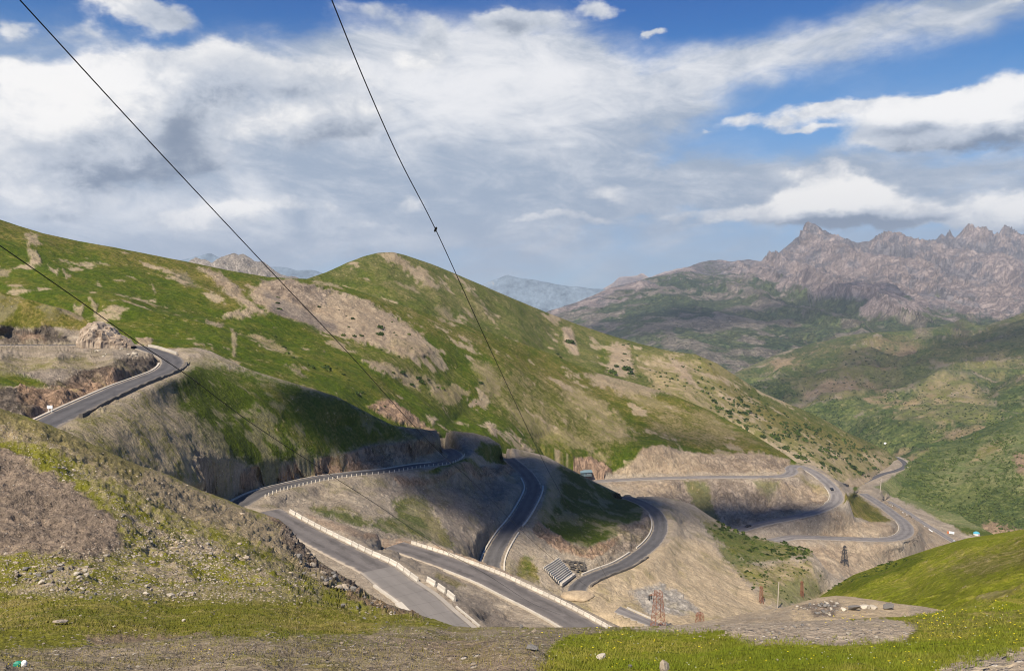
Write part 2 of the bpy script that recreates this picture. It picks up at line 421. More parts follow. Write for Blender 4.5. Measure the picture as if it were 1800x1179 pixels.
def layer(name, key, top, bottom, ctrl, step, mat, base, regions=(), roads=(), disp=None, skirt=(1.0, 0.6), jag=0.0, jagf=0.05, colfn=None, rstep=None, kind='structure', mfreq=None):
    top, bottom = np.array(top, float), np.array(bottom, float)
    x0, x1 = top[0, 0], top[-1, 0]
    i0, i1 = max(x0, -80), min(x1, 1880)
    xs = np.concatenate([np.arange(x0, i0, step * 5), np.linspace(i0, i1, int((i1 - i0) / step) + 1), np.arange(x1, i1, -step * 5)[::-1]])
    yt, yb = np.interp(xs, top[:, 0], top[:, 1]), np.interp(xs, bottom[:, 0], bottom[:, 1])
    if callable(jag): jag = jag(xs)
    if np.any(jag): yt = yt + (fbm(xs * jagf, 0, 0, 5, 0.55, seed=len(name)) - 0.5) * 2 * jag
    yb = np.maximum(yb, yt + 2)
    nr = max(8, int(np.percentile(yb - yt, 80) / (rstep or step)))
    t = np.linspace(0, 1, nr)
    qx = np.repeat(xs[:, None], nr, 1); qy = yt[:, None] + (yb - yt)[:, None] * t[None]
    cc = list(ctrl)
    for r in roads:
        L, S, wd = LINES[r]
        for s in (-1, 0, 1):
            q = L[::7] + S[::7] * s * (wd / 2 + 1)
            a, b_, d = project(q)
            cc += [(u, v, w) for u, v, w in zip(a, b_, d) if x0 <= u <= x1]
    D = rbf(cc, qx, qy)
    P = world(qx, qy, D)                       # nx, nr, 3
    # back of the hill
    nb = 9; dist = D[:, 0] * 0.012 * skirt[0]
    out = P[:, 0, :2] / np.linalg.norm(P[:, 0, :2], axis=1)[:, None]
    back = []
    for k in range(nb, 0, -1):
        s = dist * (k ** 1.75)
        q = P[:, 0].copy(); q[:, :2] += out * s[:, None]; q[:, 2] -= s * skirt[1] * min(1, .35 + k * .15)
        back.append(q)
    P = np.concatenate([np.stack(back, 1), P], 1)
    qx = np.concatenate([np.repeat(qx[:, :1], nb, 1), qx], 1); qy = np.concatenate([np.repeat(qy[:, :1], nb, 1), qy], 1)
    nrr = nr + nb
    du = np.gradient(P, axis=0); dv = np.gradient(P, axis=1)
    nrm = np.cross(du, dv); nrm /= np.linalg.norm(nrm, axis=-1)[..., None] + 1e-9
    nrm = np.where((nrm * P).sum(-1, keepdims=True) > 0, -nrm, nrm)
    fade = np.clip((qy - yt[:, None]) / 14.0, 0.12, 1.0)
    # surface colours
    shp = qx.shape
    W = np.repeat(np.array(CL[base], float)[None], qx.size, 0)
    fx, fy = qx.ravel(), qy.ravel()
    fq = mfreq or 0.06
    nz = (fbm(fx * fq * 1.6, fy * fq * 2.2, 0.5, 5, 0.72, seed=3) - 0.5) * 3.4
    nz2 = (fbm(fx * fq * .35, fy * fq * .35, 1.5, 3, 0.5, seed=5) - 0.5) * 2
    cliff = np.full(qx.size, ROCKY.get(base, 0.0))
    for rg in regions:
        cls, poly, soft, amp = rg[:4]
        sd = poly_sd(fx, fy, poly) + nz * (amp + .8) + nz2 * amp * 0.9
        w = sstep(-soft, soft, sd)
        if len(rg) > 4: w = w * rg[4]
        W = W * (1 - w[:, None]) + np.array(CL[cls], float)[None] * w[:, None]
        k = ROCKY.get(cls, 0.0); cliff = cliff * (1 - w) + k * w
    cliff = cliff.reshape(shp)
    if disp is not None:
        a = disp(P, qx, qy, cliff) * fade
        P = P + nrm * a[..., None]
    if colfn is not None: W = colfn(W, P.reshape(-1, 3), fx, fy, nz, nz2, nrm.reshape(-1, 3))
    Pf = P.reshape(-1, 3)
    if roads: Pf = carve(Pf.copy(), roads)
    # foot of the hill: the slope runs on down below what hides it
    G = Pf.reshape(len(xs), nrr, 3); foot = []
    o2 = G[:, -1, :2] / np.linalg.norm(G[:, -1, :2], axis=1)[:, None]
    for k in (1, 2, 3):
        q = G[:, -1].copy(); s = np.linalg.norm(q[:, :2], axis=1) * (.03, .10, .22)[k - 1]; q[:, :2] -= o2 * s[:, None] * .55; q[:, 2] -= s * 1.1; foot.append(q)
    Pf = np.concatenate([G, np.stack(foot, 1)], 1).reshape(-1, 3); W = W.reshape(len(xs), nrr, 8); W = np.concatenate([W, np.repeat(W[:, -1:], 3, 1)], 1).reshape(-1, 8)
    cliff = cliff.reshape(len(xs), nrr); cliff = np.concatenate([cliff, np.repeat(cliff[:, -1:], 3, 1)], 1)
    nrr += 3
    nx = len(xs)
    i = np.arange((nx - 1))[:, None] * nrr + np.arange(nrr - 1)[None]
    faces = np.stack([i, i + 1, i + nrr + 1, i + nrr], -1).reshape(-1, 4)
    me = bpy.data.meshes.new(name)
    me.vertices.add(len(Pf)); me.vertices.foreach_set('co', Pf.astype(np.float32).ravel())
    me.loops.add(faces.size); me.loops.foreach_set('vertex_index', faces.astype(np.int32).ravel())
    me.polygons.add(len(faces)); me.polygons.foreach_set('loop_start', np.arange(0, faces.size, 4, dtype=np.int32))
    me.polygons.foreach_set('use_smooth', np.ones(len(faces), bool))
    me.update(calc_edges=True)
    for nm, sl_ in (('col_a', slice(0, 3)), ('col_b', slice(3, 6))):
        at = me.attributes.new(nm, 'FLOAT_COLOR', 'POINT')
        at.data.foreach_set('color', np.concatenate([W[:, sl_], np.ones((len(W), 1))], 1).astype(np.float32).ravel())
    me.attributes.new('rocky', 'FLOAT', 'POINT').data.foreach_set('value', cliff.astype(np.float32).ravel())
    for nm, k in (('bias', 6), ('stone', 7)):
        at = me.attributes.new(nm, 'FLOAT', 'POINT'); at.data.foreach_set('value', W[:, k].astype(np.float32).ravel())
    me.materials.append(mat)
    o = bpy.data.objects.new(name, me); COL.objects.link(o); o['kind'] = kind
    G = Pf.reshape(nx, nrr, 3)[:, nb:-3]
    pu, pv, _ = project(G)
    LAYER[key] = (G, pu, pv, W.reshape(nx, nrr, 8)[:, nb:-3])
    return o


def at(key, px, py):
    """World point of a hill's surface seen at a pixel."""
    G, pu, pv, W = LAYER[key]
    xs = pu[:, -1]; i = int(np.clip(np.searchsorted(xs, px), 2, len(xs) - 3))
    sub = (pu[max(0, i - 12):i + 12] - px) ** 2 + (pv[max(0, i - 12):i + 12] - py) ** 2
    a, b = np.unravel_index(sub.argmin(), sub.shape)
    return G[max(0, i - 12) + a, b].copy()


def atmany(key, px, py): return np.array([at(key, a, b) for a, b in zip(px, py)])

# ------------------------------------------------------------------ relief functions (metres along the surface normal)
def relief(amp, size, rough=0.5, cliff_amp=0.0, cliff_size=4.0, ridge=0.0, rsize=None, seed=0):
    def fn(P, qx, qy, cliff):
        x, y, z = P[..., 0], P[..., 1], P[..., 2]
        a = (fbm(x / size, y / size, z / size, 5, rough, seed) - 0.5) * 2 * amp
        if ridge:
            r = rsize or size * 1.5
            a = a + (fbm(x / r, y / r, z / r * .6, 5, 0.5, seed + 9, ridged=True) - 0.6) * 2 * ridge
        if cliff_amp:
            s = cliff_size
            a = a + cliff * ((fbm(x / s, y / s, z / s * .16, 4, 0.6, seed + 4, ridged=True) - 0.6) * 2 + (fbm(x / s * 2, y / s * 2, z / s * 1.6, 4, .6, seed + 6) - .5) * .9) * cliff_amp
        return a
    return fn


# ------------------------------------------------------------------ far mountains
M_FAR = mat_terrain('far_mountain_rock', 900, None, 0.3, 900)
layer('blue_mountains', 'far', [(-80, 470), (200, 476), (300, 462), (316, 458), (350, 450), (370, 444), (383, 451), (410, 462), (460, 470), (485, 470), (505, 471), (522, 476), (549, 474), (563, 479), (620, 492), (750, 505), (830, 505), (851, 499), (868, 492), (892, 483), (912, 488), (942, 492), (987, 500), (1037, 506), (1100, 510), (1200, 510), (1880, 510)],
      [(-80, 560), (1880, 560)], [(-80, 470, 9500), (300, 470, 9500), (900, 490, 9500), (1880, 470, 9500), (-80, 560, 9200), (900, 560, 9200), (1880, 560, 9200)], 6, M_FAR, 'farhaze',
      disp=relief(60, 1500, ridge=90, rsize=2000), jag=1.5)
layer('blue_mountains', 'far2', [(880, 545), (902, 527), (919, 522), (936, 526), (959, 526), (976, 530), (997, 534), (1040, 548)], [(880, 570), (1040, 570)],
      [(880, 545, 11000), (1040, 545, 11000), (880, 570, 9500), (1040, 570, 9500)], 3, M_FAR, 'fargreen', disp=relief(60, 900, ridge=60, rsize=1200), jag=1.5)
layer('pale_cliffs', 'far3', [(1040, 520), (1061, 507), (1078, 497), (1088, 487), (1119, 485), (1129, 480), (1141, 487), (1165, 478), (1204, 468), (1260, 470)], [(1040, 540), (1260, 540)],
      [(1040, 520, 12500), (1140, 487, 12500), (1260, 470, 12500), (1040, 540, 12500), (1260, 540, 12500)], 3, M_FAR, 'farrock', disp=relief(80, 900, ridge=90, rsize=900), jag=2)

def mottle(cls, size, lo, hi, amt, seed, ridged=False, region=None):
    """worn ground showing through in patches of its own"""
    def fn(W, P, fx, fy, nz, nz2, nrm):
        n = fbm(P[:, 0] / size, P[:, 1] / size, P[:, 2] / size * .6, 6, .6, seed, ridged)
        w = sstep(lo, hi, n) * amt
        if region is not None: w = w * sstep(-20, 20, poly_sd(fx, fy, region))
        return W * (1 - w[:, None]) + np.array(CL[cls], float)[None] * w[:, None]
    return fn


def chain(*fs):
    def fn(W, P, fx, fy, nz, nz2, nrm):
        for f in fs: W = f(W, P, fx, fy, nz, nz2, nrm)
        return W
    return fn


# rocky range on the right
M_RANGE = mat_terrain('range_rock', 110, None, 0.9, 60)
RANGE_TOP = [(930, 560), (970, 545), (1010, 533), (1037, 521), (1071, 506), (1139, 489), (1200, 472), (1234, 461), (1261, 456), (1288, 460), (1315, 455), (1336, 460), (1363, 448), (1390, 427), (1407, 415), (1414, 404), (1420, 394), (1425, 398), (1436, 405), (1451, 413), (1468, 412), (1488, 421), (1505, 426), (1526, 426), (1539, 420), (1560, 416), (1580, 416), (1594, 422), (1614, 423), (1644, 421), (1655, 411), (1661, 416), (1668, 409), (1678, 419), (1689, 411), (1699, 406), (1716, 411), (1729, 418), (1750, 424), (1763, 411), (1777, 408), (1800, 415), (1830, 420), (1880, 430)]
RANGE_CTRL = [(930, 560, 4800), (970, 545, 5000), (1071, 506, 5700), (1139, 489, 6000), (1200, 472, 6300), (1288, 460, 6800), (1340, 460, 7200), (1421, 396, 7600), (1488, 421, 7700), (1580, 416, 7800), (1690, 411, 7800), (1800, 415, 7900), (1880, 430, 7900),
              (1380, 470, 6700), (1440, 460, 6800), (1500, 480, 6300), (1580, 470, 6600), (1650, 460, 6700), (1740, 460, 6800), (1800, 470, 6600), (1400, 500, 5900), (1560, 490, 5900), (1640, 500, 5700), (1640, 478, 6000), (1760, 500, 5700), (1800, 520, 5300), (1700, 540, 5000),
              (1250, 500, 5600), (1300, 490, 6000), (1200, 520, 5000), (1320, 520, 4900), (1350, 545, 4500), (1420, 540, 4600), (1500, 520, 4700), (1560, 515, 4700), (1500, 560, 4200), (1600, 570, 4100), (1450, 590, 3800),
              (1100, 540, 4700), (1040, 550, 4600), (1150, 580, 3900), (1250, 580, 3900), (1250, 640, 3300), (1330, 600, 3700), (1000, 600, 4100), (1100, 640, 3500), (930, 700, 3200), (1300, 700, 2900), (1600, 620, 3500), (1880, 600, 3700), (1880, 660, 3300)]


def range_ribs(x, y, z):
    """buttresses running down the face, leaning to the right as they fall"""
    wx = x + (fbm(x / 420, y / 420, z / 420, 4, .55, 2) - .5) * 330
    u = wx + 0.55 * z
    return fbm(u / 430, y / 2300, z / 1500, 5, 0.52, 11, ridged=True)


def range_disp(P, qx, qy, cliff):
    x, y, z = P[..., 0], P[..., 1], P[..., 2]
    d = np.linalg.norm(P[..., :2], axis=-1) / 6000
    a = (range_ribs(x, y, z) - 0.62) * 2 * 195
    hi = np.clip((580 - qy) / 60, .35, 1.2)
    a += (fbm(x / 190, y / 190, z / 160, 5, 0.58, 17, ridged=True) - 0.58) * 2 * 19 * hi
    a += (fbm(x / 45, y / 45, z / 60, 3, 0.6, 19, ridged=True) - 0.58) * 2 * 7 * hi
    return a * d * np.interp(qx, [1000, 1310, 1380], [.4, .5, 1.0])


def range_col(W, P, fx, fy, nz, nz2, nrm):
    """rock high up and on steep ribs, grey screes in the gullies, meadows below"""
    n = fbm(P[:, 0] / 420, P[:, 1] / 420, P[:, 2] / 260, 5, 0.58, 31)
    n2 = fbm(P[:, 0] / 90, P[:, 1] / 90, P[:, 2] / 150, 4, 0.6, 37)
    rr = range_ribs(P[:, 0], P[:, 1], P[:, 2])
    hi = np.interp(fx, [930, 1050, 1200, 1330, 1420, 1800, 1880], [545, 520, 480, 485, 530, 545, 550])
    k = (hi + 2 - fy) / 34 + (n - .5) * 2.6 + (n2 - .5) * 2.2 + (rr - .6) * 2.5
    alp = sstep(-0.3, 0.3, k)                       # bare ground
    crag = sstep(.0, .16, (rr - .66) + (n2 - .5) * 1.1 + (n - .5) * .7 + .10 * np.exp(-((fy - 505) / 24) ** 2) * (fx > 1380))
    PINK = np.array((.39, .31, .275, .21, .17, .155, 0, 0.)); SCR = np.array((.225, .20, .20, .16, .145, .146, 0, 0.)); G = np.array(CL['fargreen'], float)
    bare = SCR[None] * (1 - crag[:, None]) + PINK[None] * crag[:, None]
    rib = sstep(.535, .61, fbm(P[:, 0] / 190, P[:, 1] / 190, P[:, 2] / 420, 4, .6, 47) + (rr - .6) * .35 + (n2 - .5) * .25) * .8
    Q = np.array((.30, .245, .20, .14, .12, .095, 0, 0.))
    low = G[None] * (1 - rib[:, None]) + Q[None] * rib[:, None]
    return low * (1 - alp[:, None]) + bare * alp[:, None]


layer('rocky_mountain_range', 'range', RANGE_TOP, [(930, 720), (1320, 720), (1400, 670), (1880, 680)], RANGE_CTRL, 1.6, M_RANGE, 'farrock', disp=range_disp, jag=lambda xs: np.interp(xs, [1300, 1370, 1400, 1450, 1500, 1880], [.4, .5, .4, .4, 1.4, 2.2]), jagf=.13, colfn=range_col, skirt=(1.5, .8))

# pale rocky crest behind the left hill
M_MID = mat_terrain('hill_ground', 22, None, 0.55, 2.2)
layer('white_rock_crest', 'crest', [(300, 480), (331, 460), (343, 453), (360, 456), (373, 462), (380, 456), (390, 450), (400, 447), (411, 444), (420, 447), (428, 446), (450, 459), (464, 461), (488, 480), (500, 484), (512, 486), (522, 488), (560, 500)], [(300, 520), (560, 520)],
      [(300, 480, 2500), (411, 444, 2600), (560, 500, 2500), (300, 520, 2200), (560, 520, 2200), (411, 480, 2400)], 1.5, mat_terrain('crest_rock', 30, None, 0.9, 20), 'rock', [('white', [(325, 450), (560, 440), (560, 520), (325, 520)], 4, 4, .7)], disp=relief(6, 60, ridge=28, rsize=70), jag=2.2, jagf=.15)

# green hills across the valley
M_VALLEY = mat_terrain('valley_hill_ground', 45, None, 0.6, 4)
layer('valley_hills', 'valley', [(1190, 700), (1250, 676), (1302, 651), (1333, 637), (1363, 624), (1420, 606), (1488, 589), (1540, 583), (1600, 580), (1617, 575), (1648, 573), (1675, 568), (1692, 560), (1708, 569), (1730, 572), (1765, 562), (1800, 548), (1880, 515)],
      [(1190, 730), (1320, 750), (1420, 800), (1500, 850), (1580, 880), (1700, 820), (1880, 780)],
      [(u, v, w * 1.14) for u, v, w in [(1190, 700, 2300), (1302, 651, 2400), (1420, 606, 2600), (1540, 583, 2700), (1650, 573, 2750), (1730, 572, 2900), (1880, 515, 3300), (1340, 690, 2000), (1400, 720, 1800), (1450, 740, 1650), (1500, 765, 1500), (1560, 790, 1330), (1600, 820, 1230), (1500, 850, 1300),
       (1480, 660, 2000), (1520, 640, 2060), (1560, 650, 2110), (1600, 640, 2150), (1500, 700, 1720), (1560, 700, 1700), (1640, 645, 1950), (1700, 620, 2100), (1760, 605, 2150), (1800, 590, 2150), (1880, 570, 2150), (1700, 660, 1750), (1680, 690, 1560), (1660, 730, 1400), (1740, 700, 1650), (1800, 660, 1750), (1800, 720, 1400), (1640, 770, 1260), (1720, 760, 1240), (1880, 760, 1200)]],
      2.2, M_VALLEY, 'vgreen',
      [('bush', [(1300, 655), (1420, 680), (1530, 720), (1560, 790), (1620, 770), (1700, 790), (1500, 840), (1330, 720)], 16, 18, .9),
       ('bush', [(1530, 700), (1640, 690), (1700, 740), (1800, 700), (1880, 690), (1880, 800), (1560, 840), (1500, 760)], 16, 25, .9),
       ('tangreen', [(1460, 640), (1530, 605), (1560, 650), (1520, 690), (1430, 715), (1380, 705)], 10, 22, .5),
       ('tangreen', [(1640, 660), (1690, 655), (1740, 740), (1700, 750), (1640, 760), (1580, 750), (1600, 710)], 8, 16, .65),
       ('tangreen', [(1700, 640), (1760, 625), (1790, 650), (1760, 670), (1710, 665)], 8, 14, .5),
       ('rock', [(1600, 575), (1640, 570), (1640, 590), (1610, 595)], 6, 8, .7), ('darkrock', [(1680, 565), (1695, 558), (1712, 572), (1700, 590), (1675, 580)], 6, 8, .6),
       ('pink', [(1530, 620), (1600, 600), (1640, 610), (1600, 650), (1560, 680), (1545, 650)], 12, 18, .45)],
      disp=relief(16, 160, ridge=44, rsize=260), jag=1.2, colfn=chain(mottle('pink', 150, .63, .70, .5, 71), mottle('rock', 50, .60, .68, .6, 73), mottle('bush', 120, .50, .60, .7, 75)))

# bushy hill at the right
M_BUSH = mat_terrain('bushy_hill_ground', 20, None, 0.6, 1.5)
layer('bushy_hill', 'bushy', [(1535, 862), (1560, 846), (1575, 830), (1597, 813), (1640, 790), (1700, 764), (1760, 740), (1800, 724), (1880, 690)], [(1535, 885), (1600, 925), (1640, 950), (1700, 980), (1880, 985)],
      [(u, v, w * 1.15) for u, v, w in [(1535, 862, 850), (1597, 813, 1010), (1640, 790, 1090), (1700, 764, 1140), (1800, 724, 1160), (1880, 690, 1160), (1600, 880, 850), (1650, 920, 790), (1700, 940, 765), (1800, 945, 720), (1880, 950, 690), (1650, 850, 900), (1720, 830, 900), (1800, 800, 880), (1800, 870, 780), (1880, 800, 860), (1700, 890, 810)]],
      2.0, M_BUSH, 'bush', [('valley', [(1700, 800), (1760, 770), (1880, 740), (1880, 860), (1780, 860), (1700, 850), (1650, 860), (1650, 830)], 14, 22, .85),
                            ('tangreen', [(1720, 790), (1760, 775), (1760, 790), (1700, 815)], 5, 6), ('pink', [(1780, 800), (1830, 790), (1830, 830), (1790, 835)], 5, 8, .8),
                            ('valley', [(1535, 850), (1570, 850), (1580, 880), (1600, 910), (1560, 890)], 5, 6), ('valley', [(1670, 925), (1760, 935), (1880, 950), (1880, 990), (1660, 960)], 6, 8),
                            ('tangreen', [(1600, 895), (1660, 905), (1660, 925), (1640, 925)], 5, 8, .8), ('pink', [(1730, 925), (1800, 935), (1800, 955), (1720, 950)], 4, 6, .8)],
      disp=relief(5, 60, ridge=5, rsize=90), mfreq=.08)

# summit hill behind
M_HILL = mat_terrain('summit_hill_ground', 16, 100, 0.5, 1.2, .2)
layer('summit_hill', 'summit', [(470, 505), (540, 490), (575, 478), (610, 461), (640, 450), (665, 444), (690, 443), (712, 448), (760, 464), (800, 481), (850, 502), (900, 524), (960, 549), (1020, 572), (1080, 591), (1130, 605), (1180, 617), (1222, 622), (1260, 638), (1300, 664), (1340, 690), (1400, 715), (1440, 733), (1490, 760), (1530, 778), (1560, 793), (1578, 806), (1600, 832)],
      [(470, 525), (700, 570), (850, 620), (1050, 700), (1250, 770), (1380, 830), (1440, 850), (1500, 880), (1600, 875)],
      [(u, v, w * (1 + .2 * min(1, max(0, (u - 750) / 300)))) for u, v, w in [(470, 505, 800), (540, 490, 830), (690, 443, 930), (850, 502, 960), (1080, 591, 980), (1222, 622, 960), (1340, 690, 960), (1440, 733, 970), (1530, 778, 1000), (1600, 832, 1010), (640, 500, 850), (750, 550, 830), (850, 560, 870), (960, 610, 870), (1000, 620, 860), (1040, 645, 800), (1090, 640, 840), (1140, 650, 850), (1200, 690, 790), (1300, 740, 780), (1400, 790, 770), (1480, 830, 790), (1540, 830, 880), (1050, 690, 760), (850, 610, 760), (1250, 760, 720), (1400, 830, 660), (1500, 880, 730), (700, 490, 880)]],
      1.8, M_HILL, 'hillgreen',
      [('tan', [(662, 446), (690, 444), (726, 467), (756, 492), (770, 504), (739, 495), (699, 464)], 4, 7, .85), ('tan', [(695, 494), (732, 504), (736, 512), (705, 503)], 4, 5, .7),
       ('tan', [(770, 540), (790, 545), (815, 575), (790, 570)], 4, 7, .7), ('lush', [(560, 490), (640, 480), (800, 560), (940, 600), (1010, 640), (900, 620), (760, 555)], 20, 20, .5),
       ('tan', [(988, 574), (1004, 575), (1017, 612), (1017, 624), (1000, 616), (990, 600)], 3, 3), ('tan', [(1082, 602), (1105, 606), (1114, 660), (1065, 657), (1071, 633)], 4, 8, .85),
       ('tangreen', [(1120, 625), (1160, 630), (1225, 622), (1260, 640), (1300, 700), (1420, 760), (1560, 795), (1600, 835), (1490, 880), (1380, 830), (1250, 760), (1150, 690)], 8, 14, .9),
       ('grass', [(1240, 640), (1300, 690), (1420, 740), (1540, 790), (1500, 800), (1400, 780), (1300, 730)], 8, 10, .75), ('lush', [(1050, 610), (1070, 600), (1065, 650), (1055, 660)], 4, 4, .8),
       ('tan', [(1180, 630), (1210, 640), (1220, 680), (1195, 670)], 4, 8, .9), ('paletan', [(1280, 740), (1330, 770), (1420, 800), (1490, 850), (1440, 850), (1370, 800)], 5, 8, .85), ('tan', [(1480, 850), (1520, 835), (1580, 810), (1590, 830), (1500, 860)], 4, 5, .9)],
      disp=relief(4.5, 60, rough=.62, ridge=5, rsize=110), mfreq=.08, colfn=chain(mottle('dry', 60, .56, .68, .35, 61), mottle('tan', 26, .62, .69, .7, 63)))

# ------------------------------------------------------------------ big left hill with the lower serpentines
M_LEFT = mat_terrain('left_hill_ground', 13, 110, 0.55, 0.9, .22)
LH_TOP = [(-80, 360), (0, 386), (30, 396), (75, 410), (140, 424), (200, 434), (260, 446), (330, 460), (400, 475), (470, 487), (540, 490), (580, 496), (620, 508), (700, 535), (780, 560), (850, 580), (950, 615), (1050, 655), (1120, 674), (1180, 692), (1250, 722), (1320, 760), (1380, 798), (1400, 812), (1432, 818), (1465, 840), (1492, 852), (1510, 843), (1540, 832), (1562, 820), (1578, 802), (1598, 806), (1640, 860), (1700, 915), (1770, 950)]
LH_CTRL = [(-80, 360, 490), (0, 387, 500), (140, 425, 520), (330, 460, 560), (400, 475, 580), (470, 487, 600), (540, 490, 620), (620, 508, 640), (700, 535, 660), (780, 560, 690), (850, 580, 720), (950, 615, 760), (1050, 655, 790), (1120, 675, 790), (1180, 692, 780), (1250, 722, 760), (1320, 760, 720), (1380, 798, 670), (1400, 813, 655),
           (-80, 560, 375), (0, 560, 380), (120, 590, 365), (250, 612, 350), (345, 616, 358), (440, 655, 356), (590, 705, 362), (690, 755, 386), (760, 762, 415), (850, 775, 470), (925, 797, 520), (985, 820, 560), (1030, 830, 578),
           (0, 470, 440), (100, 480, 440), (200, 540, 405), (300, 540, 440), (400, 560, 450), (470, 540, 500), (500, 600, 455), (600, 620, 475), (600, 560, 550), (660, 570, 565), (700, 680, 470), (730, 620, 535), (800, 740, 500), (800, 650, 580), (870, 640, 630), (900, 700, 590), (950, 770, 580), (1000, 720, 640), (1100, 760, 645), (1180, 760, 665), (1200, 700, 750), (1040, 800, 600),
           (1110, 815, 602), (1135, 788, 612), (1160, 785, 616), (1220, 800, 622), (1300, 795, 640), (1350, 790, 658), (1385, 806, 655), (1060, 838, 589), (1110, 835, 594), (1200, 834, 599), (1300, 833, 604), (1370, 831, 612),
           (1200, 860, 586), (1300, 880, 578), (1250, 900, 565), (1350, 890, 580), (1430, 880, 585), (1440, 860, 605), (1200, 895, 566), (1250, 930, 545), (1300, 965, 520), (1400, 930, 548),
           (1490, 885, 590), (1500, 868, 640), (1520, 885, 670), (1560, 918, 640), (1500, 915, 580), (1540, 905, 660), (1500, 922, 573), (1565, 924, 608), (1500, 941, 552), (1470, 925, 560),
           (1400, 960, 524), (1500, 960, 542), (1600, 962, 585), (1680, 965, 700), (1500, 1000, 510), (1440, 1000, 480), (1580, 985, 560), (1700, 990, 670), (1620, 935, 720), (1560, 893, 790), (1600, 905, 830), (1690, 935, 790), (1770, 950, 770)]
